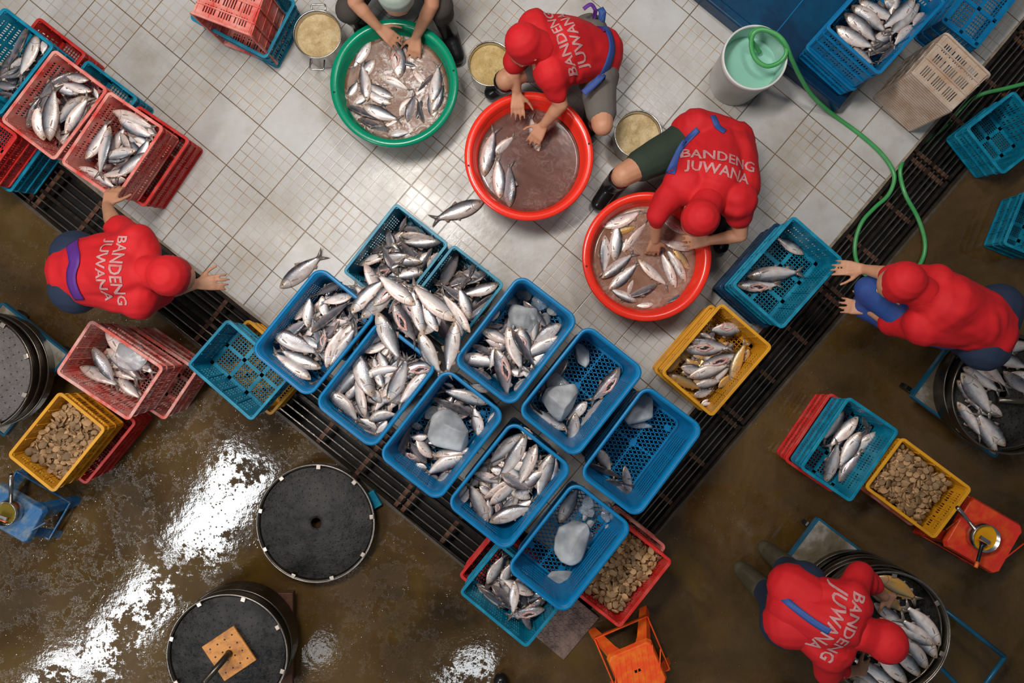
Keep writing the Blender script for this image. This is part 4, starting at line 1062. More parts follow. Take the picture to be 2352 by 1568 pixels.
hp_ = [(1745, 120, .30), (1727, 95, .37), (1725, 78, .41), (1745, 66, .43), (1772, 75, .43), (1800, 100, .43), (1806, 122, .42), (1790, 143, .40), (1762, 152, .39), (1738, 138, .39), (1726, 110, .40), (1730, 78, .43), (1752, 68, .445), (1785, 80, .45), (1805, 103, .44), (1818, 135, .38), (1840, 180, .25), (1870, 225, .12),
       (1920, 268, .012), (1975, 308, .012), (2020, 348, .012), (2046, 382, .014), (2054, 412, .02), (2040, 448, .02), (2008, 478, .02), (1980, 510, .02), (1965, 552, .02), (1966, 595, .02), (1985, 628, .03), (2022, 646, .03), (2062, 645, .03), (2098, 625, .03), (2120, 592, .02), (2124, 552, .02), (2108, 500, .02), (2080, 448, .03), (2068, 405, .012), (2070, 380, .005), (2082, 362, -.055), (2110, 335, -.10), (2160, 300, -.11), (2205, 255, -.10), (2235, 228, -.04), (2262, 214, .012), (2310, 203, .012), (2400, 180, .012)]
mb = MB(); mb.tube(catmull([P(x, y, z) for x, y, z in hp_], 8), .0125, 10)
tag(mb.build('hose', M['hose'], None, True), 'long green hose looping from the white bucket across the drain', 'hose')

# ------------------------------------------------------------------ ice
def ice_chunk(px, py, z, wpx, hpx, ang, tpx, kind, label, seed, box=.0):
    s = (H-z)/F; a, b, c = wpx*s/2, hpx*s/2, tpx*s/2
    mb = MB(); rg = []; nu, nv = 36, 20
    rr = random.Random(seed); off = Vector((rr.uniform(0, 50), rr.uniform(0, 50), 0))
    e = .55 if box else .85
    pl = []
    for _ in range(10):
        q_ = Vector((rr.uniform(-1, 1), rr.uniform(-1, 1), rr.uniform(-.7, 1))).normalized(); pl.append((q_, rr.uniform(.58, .86)))
    def sp(v, e): return math.copysign(abs(v)**e, v)
    for i in range(nv+1):
        ph = -math.pi/2+math.pi*i/nv
        ring = []
        for j in range(nu):
            t = 2*math.pi*j/nu
            v = Vector((sp(math.cos(ph), e)*sp(math.cos(t), e), sp(math.cos(ph), e)*sp(math.sin(t), e), sp(math.sin(ph), e)))
            k = 1+.28*mnoise.noise(v*1.1+off)+.025*mnoise.noise(v*4+off)
            v = v*k
            for q_, d_ in pl:
                t_ = v.dot(q_)-d_
                if t_ > 0: v = v-q_*t_*.92
            ring.append((v.x*a*1.06, v.y*b*1.06, v.z*c))
        rg.append(ring)
    mb.rings(rg)
    c0 = P(px, py, z+c)
    o = mb.build('ice_chunk', M['clear' if kind == 'c' else 'ice'], None, True, c0, -ang)
    tag(o, label, 'ice'); return o
zb = CR['C8']['zb']+.012
def icef(fr, x, y, w_, h_, ang, t, kind, label, sd, z=None, box=0):
    ice_chunk(fr[0]+x/fr[2], fr[1]+y/fr[2], zb if z is None else z, w_/fr[2], h_/fr[2], ang, t/fr[2], kind, label, sd, box)
icef(K8, 622, 480, 250, 260, .15, 170, 'i', 'large square frosted ice block in the basket with ice cubes', 1, zb+.02, 1)
icef(K8, 755, 330, 112, 145, -.2, 90, 'c', 'clear ice cube touching the upper right of the square ice block', 2, zb+.01, 1)
icef(K8, 855, 380, 92, 92, .4, 70, 'i', 'small whitish ice lump at the right of the ice cube basket', 3, None)
icef(K8, 795, 455, 92, 100, .7, 70, 'i', 'small round-cornered ice cube between the square block and the basket wall', 4, None, 1)
icef(K8, 525, 320, 150, 110, .7, 80, 'c', 'clear broken ice above the left corner of the square ice block', 5, zb+.01)
icef(K8, 635, 250, 120, 110, .2, 70, 'c', 'clear broken ice at the top corner of the ice cube basket', 6, zb+.01)
icef(K8, 580, 235, 90, 70, .2, 50, 'c', 'thin clear ice sliver topmost in the ice cube basket', 16, zb+.01)
icef(K8, 1085, 745, 125, 190, -.5, 70, 'i', 'teardrop ice lump alone on the mesh, upper part of the tall ice block basket', 7)
icef(K8, 905, 1070, 270, 290, .1, 240, 'i', 'large smooth rounded ice block surrounded by spotted fish', 8, zb+.01)
icef(K8, 890, 955, 200, 180, .1, 150, 'c', 'clear upper part of broken ice leaning on the rounded ice block', 9, zb+.01)
icef(K8, 1540, 1150, 235, 280, .2, 150, 'i', 'single large ice lump in the nearly empty basket', 10)
icef(K8, 1530, 1280, 190, 60, .2, 50, 'c', 'thin clear melting ice below the lump in the nearly empty basket', 17)
icef(K5, 850, 790, 540, 400, .35, 220, 'i', 'widest pale ice slab lying on fish in the basket left of centre', 11, .50)
icef(K5, 642, 578, 150, 160, .1, 100, 'i', 'small round ice lump above the left corner of the widest slab', 12)
icef(K5, 480, 730, 120, 90, .1, 50, 'c', 'clear crushed ice left of the widest slab', 18)
icef(K10, 890, 590, 235, 330, .55, 170, 'i', 'large teardrop ice block in the lowest ice basket', 13)
icef(K10, 805, 830, 210, 105, -.15, 60, 'i', 'curved ice sliver near the lower end of the lowest ice basket', 14)
for i, (x, y, s_, k_, lb) in enumerate([(1005, 305, 105, 'c', 'clear ice piece next to the single fish'), (993, 375, 95, 'c', 'clear flat ice piece touching the small cube'), (985, 405, 56, 'i', 'small frosted cube in the middle of the ice cluster'), (1018, 460, 62, 'i', 'small ice piece just above the large teardrop block'), (1145, 490, 78, 'i', 'ice piece near the right wall'),
   (1125, 415, 76, 'c', 'clear ice piece uppermost near the right wall'), (1130, 350, 84, 'c', 'clear ice shard close to the right rim'), (1180, 405, 64, 'c', 'clear ice shard furthest right'), (1072, 585, 48, 'i', 'small ice piece right of the large teardrop block'), (1010, 635, 30, 'i', 'tiny ice bead beside the large teardrop block'), (1022, 535, 34, 'c', 'tiny clear ice chip at the edge of the large block'), (940, 710, 26, 'i', 'tiny ice chip below the large teardrop block')]):
    icef(K10, x, y, s_, s_*.85, i*.7, s_*.6, k_, lb+' in the lowest ice basket', 30+i, None, 1)
icef(KP, 900, 1020, 240, 200, .6, 70, 'c', 'sheet of melting ice over the fish in the pink crate', 50, .45)

# ------------------------------------------------------------------ root slices
SL = []
for k in range(6):
    rr = random.Random(100+k); mb = MB(); rg = []; n = 11
    ax = rr.uniform(.8, 1.25); off = rr.uniform(0, 90)
    for zz, sc in ((-.5, .75), (-.2, 1), (.25, .97), (.5, .7), (.56, .05)):
        rg.append([(ax*sc*(1+.55*mnoise.noise(Vector((math.cos(t)*1.6+off, math.sin(t)*1.6, 0))))*math.cos(t), sc*(1+.32*mnoise.noise(Vector((math.cos(t)*1.3+off, math.sin(t)*1.3, 5))))*math.sin(t), zz*.40) for t in [2*math.pi*j/n for j in range(n)]])
    mb.rings(rg); SL.append(mb)
SLM = [m.mesh('root_slice', M['slice'], True) for m in SL]
stuff = MB()
def slices(key, zf, label, group, area_f=(1, 1), off=(0, 0)):
    k = CR[key]; c, s = math.cos(k['ang']), math.sin(k['ang'])
    lx = (k['lx']-.075)*area_f[0]; ly = (k['ly']-.075)*area_f[1]
    pts = []
    rr = random.Random(hash(key) % 1 + len(key)*7)
    def place(x, y): return k['c'].x+c*(x+off[0])-s*(y+off[1]), k['c'].y+s*(x+off[0])+c*(y+off[1])
    def hgt(x, y): return zf+.014*mnoise.noise(Vector((x*9, y*9, lx)))-.02*((2*x/lx)**4+(2*y/ly)**4)*.5
    n = 0
    while n < 330:                                   # lower layer as one mass
        x = rr.uniform(-lx/2, lx/2); y = rr.uniform(-ly/2, ly/2); n += 1
        q = place(x, y); r = rr.uniform(.013, .020); m = SL[rr.randrange(6)]
        mt = Matrix.Translation((q[0], q[1], hgt(x, y)-rr.uniform(.004, .026))) @ Matrix.Rotation(rr.uniform(0, 6.3), 4, 'Z') @ Matrix.Rotation(rr.uniform(-1.1, 1.1), 4, 'X') @ Matrix.Scale(r, 4)
        stuff.add([mt @ Vector(v) for v in m.v], m.f)
    # solid bed so nothing shows through
    g = 10; vs = []
    for i in range(g+1):
        for j in range(g+1):
            x = -lx/2+lx*i/g; y = -ly/2+ly*j/g; q = place(x, y); vs.append((q[0], q[1], hgt(x, y)-.03))
    stuff.add(vs, [(i*(g+1)+j, (i+1)*(g+1)+j, (i+1)*(g+1)+j+1, i*(g+1)+j+1) for i in range(g) for j in range(g)])
    got = 0; tries = 0
    while got < 100 and tries < 9000:
        tries += 1
        x = rr.uniform(-lx/2, lx/2); y = rr.uniform(-ly/2, ly/2); r = rr.uniform(.015, .023)
        md = .92 if tries < 5000 else .68
        if any((x-a)**2+(y-b)**2 < ((r+d)*md)**2 for a, b, d in pts): continue
        pts.append((x, y, r)); got += 1; q = place(x, y)
        o = bpy.data.objects.new('root_slice', SLM[rr.randrange(6)]); C.objects.link(o)
        o.location = (q[0], q[1], hgt(x, y)+.006+rr.uniform(0, .006)); o.rotation_euler = (rr.uniform(-.85, .85), rr.uniform(-.85, .85), rr.uniform(0, 6.3)); o.scale = (r, r, r)
        tag(o, label, 'root slice', group)
slices('RS', .345, 'light brown root slice lying in the red crate', 'root slices in the red crate')
slices('YL', .40, 'light brown root slice lying in the left yellow crate', 'root slices in the left yellow crate')
slices('Y2', .385, 'light brown root slice lying in the right yellow crate', 'root slices in the right yellow crate', (.86, 1), (-.025, 0))
tag(stuff.build('root_slices', M['slice'], None, True), 'deeper layers of brown root slices filling the red and the two yellow crates', 'root slices', kind='stuff')

# ------------------------------------------------------------------ steamers
def perf_mat(name, c1, c2, r):
    m, nt, b = new_mat(name); v = tc(nt); sp = N(nt, 'ShaderNodeSeparateXYZ'); L(nt, v, sp.inputs[0])
    x, y = sp.outputs[0], sp.outputs[1]
    rad = math_n(nt, 'SQRT', math_n(nt, 'ADD', math_n(nt, 'MULTIPLY', x, x), math_n(nt, 'MULTIPLY', y, y)))
    step = .034
    ri = math_n(nt, 'ROUND', math_n(nt, 'DIVIDE', rad, step))
    n = math_n(nt, 'MAXIMUM', math_n(nt, 'ROUND', math_n(nt, 'MULTIPLY', ri, 4.6)), 1.0)
    a = math_n(nt, 'ADD', math_n(nt, 'DIVIDE', math_n(nt, 'ARCTAN2', y, x), 2*math.pi), math_n(nt, 'ADD', math_n(nt, 'MULTIPLY', ri, .37), 3.0))
    an = math_n(nt, 'MULTIPLY', a, n); da = math_n(nt, 'SUBTRACT', an, math_n(nt, 'ROUND', an))
    dt = math_n(nt, 'MULTIPLY', math_n(nt, 'DIVIDE', math_n(nt, 'MULTIPLY', da, 2*math.pi), n), math_n(nt, 'MULTIPLY', ri, step))
    dr = math_n(nt, 'SUBTRACT', rad, math_n(nt, 'MULTIPLY', ri, step))
    d = math_n(nt, 'SQRT', math_n(nt, 'ADD', math_n(nt, 'MULTIPLY', dt, dt), math_n(nt, 'MULTIPLY', dr, dr)))
    hole = ramp(nt, math_n(nt, 'MULTIPLY', d, 100.0), [(.30, 1.0), (.38, 0.0)])
    ok = math_n(nt, 'MULTIPLY', math_n(nt, 'GREATER_THAN', rad, r*.24), math_n(nt, 'LESS_THAN', rad, r*.93))
    hole = math_n(nt, 'MULTIPLY', hole, ok)
    g = noise(nt, v, 7, 8, .75)
    base = ramp(nt, g, [(.38, c1), (.62, c2)])
    L(nt, mix(nt, hole, base, (.002, .002, .002)), b.inputs['Base Color'])
    b.inputs['Metallic'].default_value = .35
    L(nt, ramp(nt, g, [(.4, .22), (.6, .45)]), b.inputs['Roughness'])
    bump(nt, b, math_n(nt, 'SUBTRACT', noise(nt, v, 45, 6, .7), hole), .9, .008)
    return m
def perf_disc(e, r, z, name='steamer_plate', hub=True, mat=None):
    mb = MB(); mb.lathe([(0.03, z+.001), (r*.16, z+.004), (r*.22, z), (r*.97, z), (r*.99, z-.008), (r*.3, z-.008), (.03, z-.006)], n=64, cyc=True); mb.build(name, mat or perf_mat('perforated_black_plate', (.008, .0075, .007), (.05, .045, .042), r), e, True)
def rim_clips(e, r, z, n=9, a0=0):
    for k in range(n):
        t = a0+2*math.pi*k/n
        mb = MB(); mb.box((0, 0, 0), (.022, .026, .010)); mb.box((.012, 0, -.006), (.004, .026, .02))
        bevel(mb.build('rim_clip', M['clip_steel'], e, loc=((r-.014)*math.cos(t), (r-.014)*math.sin(t), z+.004), rz=t), .002)
def tiers(e, r, z0, z1, n, mat, wob=.006, inner_floor=None):
    hh = (z1-z0)/n; rr = random.Random(int(r*1e4)+n)
    for k in range(n):
        a, b = z0+k*hh, z0+(k+1)*hh; dx, dy = (rr.uniform(-wob, wob), rr.uniform(-wob, wob)) if k < n-1 else (0, 0)
        mb = MB(); mb.lathe([(r*.965, a), (r*.985, a), (r*.985, b-.012), (r, b-.010), (r, b), (r*.975, b), (r*.965, b-.01)], (dx, dy, 0), 72, cyc=True)
        mb.build('steamer_ring', mat, e, True)
def plate(e_px, z, label, handle=None, bars=None):
    c, ang, lx, ly = quadfit(e_px, z)
    e = empty('trolley', (c.x, c.y, 0), ang); tag(e, label, 'trolley')
    mb = MB(); mb.box((0, 0, z-.006), (lx, ly, .012)); bevel(mb.build('platform', M['plate'], e), .002)
    mb = MB(); sweep(mb, lx, ly, .004, [(-.004, z-.03), (-.004, z+.004), (.008, z+.004), (.008, z-.03)], n=2); mb.build('frame', M['blue_paint'], e)
    for sx in (-1, 1):
        for sy in (-1, 1):
            mb = MB(); x, y = sx*(lx/2-.06), sy*(ly/2-.06)
            mb.bar((x, y, .05), (x, y, z-.012), .03, .03, up=Vector((0, 1, 0))); mb.build('leg', M['blue_paint'], e)
            mb = MB(); mb.rings([[(x-.035+.07*0+.035*math.cos(t)+.0, y+dy, .036+.035*math.sin(t)) for t in [2*math.pi*k/20 for k in range(20)]] for dy in (-.012, .012)]); mb.build('wheel', M['boot'], e, False)
    return e
# drum at the left edge
plate([(5, 690), (144, 812), (12, 1010), (-130, 880)], .22, 'dirty square metal trolley with blue edge under the steamer cut by the left edge')
e = empty('steamer_drum', P(-62, 856, .42)*Vector((1, 1, 0)).length if False else (P(-64, 856, .42).x, P(-64, 856, .42).y, .224)); r = 137*(H-.42)/F
tag(e, 'grey perforated steamer drum cut by the left edge', 'steamer')
tiers(e, r, 0, .19, 3, M['ring_steel'], .012); perf_disc(e, r*.97, .185, mat=perf_mat('perforated_grey_plate', (.10, .085, .08), (.16, .135, .13), r)); rim_clips(e, r*.99, .193, 9, .3)
# flat round lid on the floor
r = 135*(H-.10)/F; c = P(725, 1202, .10); e = empty('steamer_drum', (c.x, c.y, 0)); tag(e, 'flat black perforated steamer plate with a hole in its centre, below the drain', 'steamer')
tiers(e, r, .0, .10, 1, M['ring_steel']); perf_disc(e, r*.975, .088); rim_clips(e, r, .10, 9, .12)
mb = MB(); mb.lathe([(r*1.0, .095), (r*1.012, .095), (r*1.012, .103), (r*.985, .104)], n=80, cyc=True); mb.build('rim', M['edge_steel'], e, True)
# low blue stand beneath it, corner peeping out
mb = MB(); q = P(852, 1150, .02); mb.box((0, 0, .02), (.10, .10, .04)); o = mb.build('plastic_block', M['teal'], None, False, (q.x, q.y, 0), R(30)); tag(o, 'small teal plastic block beside the flat black steamer plate', 'block')
# drum with the orange board
r = 138*(H-.34)/F; c = P(522, 1503, .34); e = empty('steamer_drum', (c.x, c.y, .10)); tag(e, 'stacked black steamer drum with an orange board on top, at the bottom left', 'steamer')
tiers(e, r, 0, .24, 3, M['ring_steel'], .012); perf_disc(e, r*.975, .228); rim_clips(e, r, .241, 8, .5)
mb = MB(); mb.lathe([(r*1.0, .236), (r*1.012, .236), (r*1.012, .244), (r*.985, .245)], n=80, cyc=True); mb.build('rim', M['edge_steel'], e, True)
c5_, a5_, lx5, ly5 = quadfit([(505, 1361), (673, 1361), (673, 1580), (505, 1580)], .09)
e5 = empty('wooden_stand', (c5_.x, c5_.y, 0), a5_); tag(e5, 'brown stand corner showing under the steamer drum with the orange board', 'stand')
mb = MB(); mb.box((0, 0, .08), (lx5, ly5, .03)); bevel(mb.build('platform', M['rust'], e5), .004)
for sx in (-1, 1):
    for sy in (-1, 1):
        mb = MB(); mb.box((sx*(lx5/2-.04), sy*(ly5/2-.04), .0325), (.05, .05, .065)); mb.build('foot', M['rust'], e5)
c_, ang, lx, ly = quadfit([(535, 1436), (592, 1515), (515, 1562), (465, 1485)], .345)
e2 = empty('wooden_board', (c_.x, c_.y, .337), ang); tag(e2, 'rust-orange square board with a rod handle on the black steamer drum', 'board')
mb = MB(); mb.box((0, 0, .008), (lx, ly, .014)); bevel(mb.build('board', M['board'], e2), .003)
mb = MB()
for i in range(4):
    for j in range(4): mb.lathe([(.005, 0), (.005, .0012)], ((i-1.5)*lx/4.4, (j-1.5)*ly/4.4, .015), 8, cap=True)
mb.build('hole_pattern', M['black'], e2)
mb = MB(); iv = Matrix.Rotation(-ang, 3, 'Z'); A = Vector((0, 0, .015)); B = iv @ (P(468, 1568, .52)-Vector((c_.x, c_.y, .337)))
mb.tube([A, Vector((0, 0, .03)), B], [.022, .018, .016], 14); mb.build('rod_handle', M['ring_steel'], e2, True)
# top right drum
plate([(2237, 719), (2425, 856), (2285, 1048), (2097, 910)], .22, 'rusty square metal trolley under the open steamer at the right edge')
r = 138*(H-.44)/F; c = P(2325, 907, .44); e = empty('steamer_drum', (c.x, c.y, .223)); tag(e, 'open steamer ring drum of silver fish at the right edge', 'steamer')
tiers(e, r, 0, .215, 3, M['ring_steel'], .018); perf_disc(e, r*.96, .13); rim_clips(e, r*.985, .135, 9, .35)
mb = MB(); mb.tube([(-.04, -.03, .16), (.16, -.05, .17)], .016, 12); mb.build('rod_handle', M['ring_steel'], e, True)
STACK.clear()
fset((2100, 720, 4.357), [(430, 880, 630, 1170, 's'), (890, 1010, 640, 920, 's'), (440, 650, 720, 1040, 's'), (470, 590, 810, 1060, 's', dict(fat=1.2)), (490, 520, 900, 800, 's', dict(fat=1.2)), (550, 430, 880, 700, 's'), (610, 360, 970, 790, 'w'), (820, 1395, 630, 1050, 's'), (910, 1330, 680, 1050, 's'), (880, 580, 1160, 790, 'd'), (960, 600, 1260, 700, 's'), (740, 380, 1130, 540, 's', dict(fat=1.2)), (785, 350, 1220, 310, 'w', dict(fat=1.2))], base=.365, cont='in the right edge steamer')
# bottom right drum
TR6 = plate([(1880, 1193), (2130, 1380), (1992, 1560), (1742, 1372)], .16, 'square metal trolley with a blue frame under the big bottom right steamer')
r = 143*(H-.56)/F; c = P(2039, 1456, .56); e = empty('steamer_drum', (c.x, c.y, .164)); tag(e, 'tall stacked steamer drum with fish fanned out, at the bottom right', 'steamer')
tiers(e, r, 0, .396, 9, M['ring_steel'], .012); perf_disc(e, r*.965, .33); rim_clips(e, r*.985, .385, 7, -.35)
mb = MB(); mb.lathe([(r*1.0, .390), (r*1.014, .390), (r*1.014, .399), (r*.985, .400)], n=80, cyc=True); mb.build('rim', M['edge_steel'], e, True)
h1 = [P(2150, 1385, .2), P(2308, 1508, .24), P(2235, 1610, .24), P(2120, 1490, .2)]
mb = MB(); 
for i in range(3): mb.tube([h1[i], h1[i+1]], .013, 10)
o = mb.build('push_handle', M['blue_paint'], TR6, True); o.matrix_parent_inverse = (Matrix.Translation(TR6.location) @ Matrix.Rotation(TR6.rotation_euler.z, 4, 'Z')).inverted()
fset((1860, 1280, 5.444), [(800, 570, 1110, 800, 's'), (160, 1090, 470, 1440, 'y'), (830, 250, 1230, 480, 'y', dict(fat=1.08)), (680, 300, 1240, 720, 'y', dict(fat=1.08)), (850, 215, 1400, 540, 'y', dict(fat=1.2)), (1650, 1090, 1160, 540, 's'), (1620, 1240, 1110, 700, 's'), (1480, 1390, 1200, 1020, 's'), (1400, 1480, 1000, 1080, 's'), (1230, 1550, 780, 1160, 's'), (1080, 1620, 480, 1210, 's'), (900, 1660, 480, 1340, 's'), (500, 1500, 800, 1700, 's'), (1560, 1100, 1160, 900, 's')], base=.505, cont='in the bottom right steamer')

# ------------------------------------------------------------------ stools
def stool(cx, cy, zt, base_c, ang_px, sa, sb, ba, bb, mat, label, slot=True):
    """seat centre px at zt, base centre px at floor; half sizes of seat and foot print"""
    c = P(cx, cy, zt); b0 = P(*base_c, 0); ang = -ang_px
    e = empty('plastic_stool', (b0.x, b0.y, 0), ang); tag(e, label, 'stool')
    iv = Matrix.Rotation(-ang, 3, 'Z'); o = iv @ Vector((c.x-b0.x, c.y-b0.y, 0))*0
    mb = MB(); ch = .28
    def octa(a, b, z, k=ch):
        q = min(a, b)*k*.55; return [(x, y, z) for x, y in ((a, b-q), (a-q, b), (-a+q, b), (-a, b-q), (-a, -b+q), (-a+q, -b), (a-q, -b), (a, -b+q))]
    mb.rings([octa(sa+.012, sb+.012, zt-.03), octa(sa+.004, sb+.004, zt-.006), octa(sa, sb, zt), octa(.018, .008, zt)], cap=False)
    bevel(mb.build('seat', mat, e), .003)
    mb = MB()
    for i in range(-4, 5):
        x = i*sa*.27
        mb.bar((x-.03, -sb*.82 if abs(i) < 4 else -sb*.5, zt+.0005), (x+.03, sb*.82 if abs(i) < 4 else sb*.5, zt+.0005), .006, .003)
    mb.build('seat_rib', mat, e)
    for sx in (-1, 1):
        for sy in (-1, 1):
            mb = MB(); t = Vector((sx*sa*.82, sy*sb*.82, zt-.022)); f = Vector((sx*ba, sy*bb, 0))
            def L_(p, wd, th=.008):
                x, y, z = p
                return [(x, y, z), (x-sx*wd, y, z), (x-sx*wd, y-sy*th, z), (x-sx*th, y-sy*th, z), (x-sx*th, y-sy*wd, z), (x, y-sy*wd, z)]
            rg = [L_(f, .045), L_(f.lerp(t, .7), .06), L_(f.lerp(t, .9), min(sa, sb)*.6), L_(t, min(sa, sb)*.62)]
            if sx*sy < 0: rg = [list(reversed(g)) for g in rg]
            mb.rings(rg); mb.build('leg', mat, e)
    for a1, a2 in (((-1, -1), (1, -1)), ((1, -1), (1, 1)), ((1, 1), (-1, 1)), ((-1, 1), (-1, -1))):
        p1 = Vector((a1[0]*ba, a1[1]*bb, 0)).lerp(Vector((a1[0]*sa, a1[1]*sb, zt)), .3); p2 = Vector((a2[0]*ba, a2[1]*bb, 0)).lerp(Vector((a2[0]*sa, a2[1]*sb, zt)), .3)
        mb = MB(); mb.bar(p1*.99, p2*.99, .008, .018); mb.build('crossbar', mat, e)
    return e
stool(1465, 1541, .30, (1446, 1485), R(-23), .125, .125, .19, .19, M['orange'], 'bright orange plastic stool with a ribbed seat at the bottom edge')
stool(22, 1178, .27, (97, 1152), R(-30+60-0), .15, .105, .20, .135, M['stool_blue'], 'worn blue plastic stool at the left edge with a metal ladle pot on it')
stool(2262, 1232, .30, (2189, 1198), R(30), .165, .15, .178, .178, M['stool_red'], 'red-orange plastic stool at the right with the pot of yellow oil')
def ladle(cx, cy, rpx, zb_, h, hx1, hy1, hz1, oil, label, blabel, bpts, bend_ang):
    zt = zb_+h; r = rpx*(H-zt)/F; c = P(cx, cy, zt); e = empty('handled_pot', (c.x, c.y, zb_)); tag(e, label, 'pot')
    mb = MB(); mb.lathe([(0, 0), (r*.97, 0), (r, .006), (r, h), (r*.965, h), (r*.96, .006), (0, .005)], n=40); mb.build('body', M['steel'], e, True)
    mb = MB(); mb.lathe([(r*.2, h*.55), (r*.6, h*.55), (r*.962, h*.55)], n=40, cap=False); mb.add([(r*.2*math.cos(2*math.pi*k/40), r*.2*math.sin(2*math.pi*k/40), h*.55) for k in range(40)], [tuple(range(40))]); mb.build('oil', oil, e, True)
    a = P(hx1, hy1, hz1)-Vector((c.x, c.y, zb_)); d = Vector((a.x, a.y, 0)).normalized()
    mb = MB(); mb.tube([d*r+Vector((0, 0, h*.7)), a], .011, 12); mb.build('handle', M['steel'], e, True)
    # pastry brush
    A, B, Cc = [P(*p) for p in bpts]
    e3 = empty('basting_brush', A); tag(e3, blabel, 'brush'); dd = (B-A).normalized(); q = Vector((-dd.y, dd.x, 0)).normalized()
    mb = MB(); mb.bar(Vector((0, 0, 0))-q*.03, q*.03, .022, .012); mb.build('bristle_head', M['steel'], e3)
    mb = MB(); mb.bar(-q*.034+dd*.014, q*.034+dd*.014, .006, .014); mb.build('band', M['orange_rubber'], e3)
    mb = MB(); mb.tube([dd*.018, dd*.04, (Cc-A)*.8], [.022, .011, .009], 10); mb.build('handle', M['boot'], e3, True)
    mb = MB(); mb.tube([(Cc-A)*.8, (Cc-A)], [.0095, .010], 10); mb.build('handle_tip', M['orange_rubber'], e3, True)
ladle(2267, 1237, 32, .303, .07, 2199, 1165, .44, M['oil'], 'steel handled pot of bright yellow oil on the red-orange stool', 'black and orange brush resting in the pot of yellow oil', [(2262, 1240, .37), (2256, 1252, .375), (2241, 1303, .42)], 0)
ladle(8, 1180, 28, .273, .07, 26, 1090, .42, M['oil_dark'], 'steel handled pot of dark oil on the worn blue stool', 'brush lying in the pot of dark oil at the left edge', [(4, 1188, .34), (0, 1196, .345), (-25, 1230, .38)], 0)

# ------------------------------------------------------------------ people
def blob(mbs, voxel, mat, name, parent=None, smooth=4, fold=0, seed=0):
    me = mbs.mesh('tmp', mat); o = bpy.data.objects.new('tmp', me); C.objects.link(o)
    m = o.modifiers.new('r', 'REMESH'); m.mode = 'VOXEL'; m.voxel_size = voxel
    m = o.modifiers.new('s', 'SMOOTH'); m.iterations = smooth; m.factor = .5
    bpy.context.view_layer.update()
    dg = bpy.context.evaluated_depsgraph_get(); m2 = bpy.data.meshes.new_from_object(o.evaluated_get(dg))
    bpy.data.objects.remove(o)
    m2.name = name
    m2.materials.clear(); m2.materials.append(mat)
    if fold:
        off = Vector((seed*3.1, 0, 0))
        ns = [v.normal.copy() for v in m2.vertices]
        for v, n in zip(m2.vertices, ns):
            p = v.co
            a = mnoise.noise(Vector((p.x*7, p.y*7, p.z*4))+off); b_ = math.sin(34*(p.x*.8+p.y*.6)+9*mnoise.noise(p*5+off))
            v.co = p+n*fold*(a*1.1+.55*b_*abs(a))
    m2.polygons.foreach_set('use_smooth', [True]*len(m2.polygons))
    r = bpy.data.objects.new(name, m2); C.objects.link(r)
    if parent: r.parent = parent
    return r
def add_hand(mb, wrist, d, nrm, thumb_side=1, curl=.6, sc=1.0):
    """palm with five separate fingers; d points to the fingers, nrm is the back of the hand"""
    d = d.normalized(); nrm = (nrm-d*nrm.dot(d)).normalized(); s = nrm.cross(d)*thumb_side
    for k in range(4):
        o = (k-1.5)*.020*sc
        mb.capsule(wrist+s*o*.5+d*.015*sc, .016*sc, wrist+d*.082*sc+s*o, .0125*sc, 8)
    ln = [.066, .078, .072, .056]
    for k in range(4):
        o = (1.5-k)*.0215*sc; p = wrist+d*.088*sc+s*o; l = ln[k]*sc; dd = (d+s*(1.5-k)*.07).normalized(); a = curl*(.35+.1*k)
        for f, rr in ((.45, .0088), (.32, .0080), (.23, .0072)):
            dd = (dd*math.cos(a)-nrm*math.sin(a)).normalized(); q = p+dd*l*f
            mb.capsule(p, rr*sc, q, rr*.93*sc, 8); p = q
            a = curl*.55
            nn = nrm
    p = wrist+d*.028*sc+s*.026*sc; dd = (d*.62+s*.72-nrm*.2).normalized()
    for l, rr in ((.040, .0125), (.032, .0100), (.026, .0090)):
        q = p+dd*l*sc; mb.capsule(p, rr*sc, q, rr*.92*sc, 8); p = q; dd = (dd+d*.35-nrm*.15).normalized()
def V(t): return P(*t) if not isinstance(t, Vector) else t
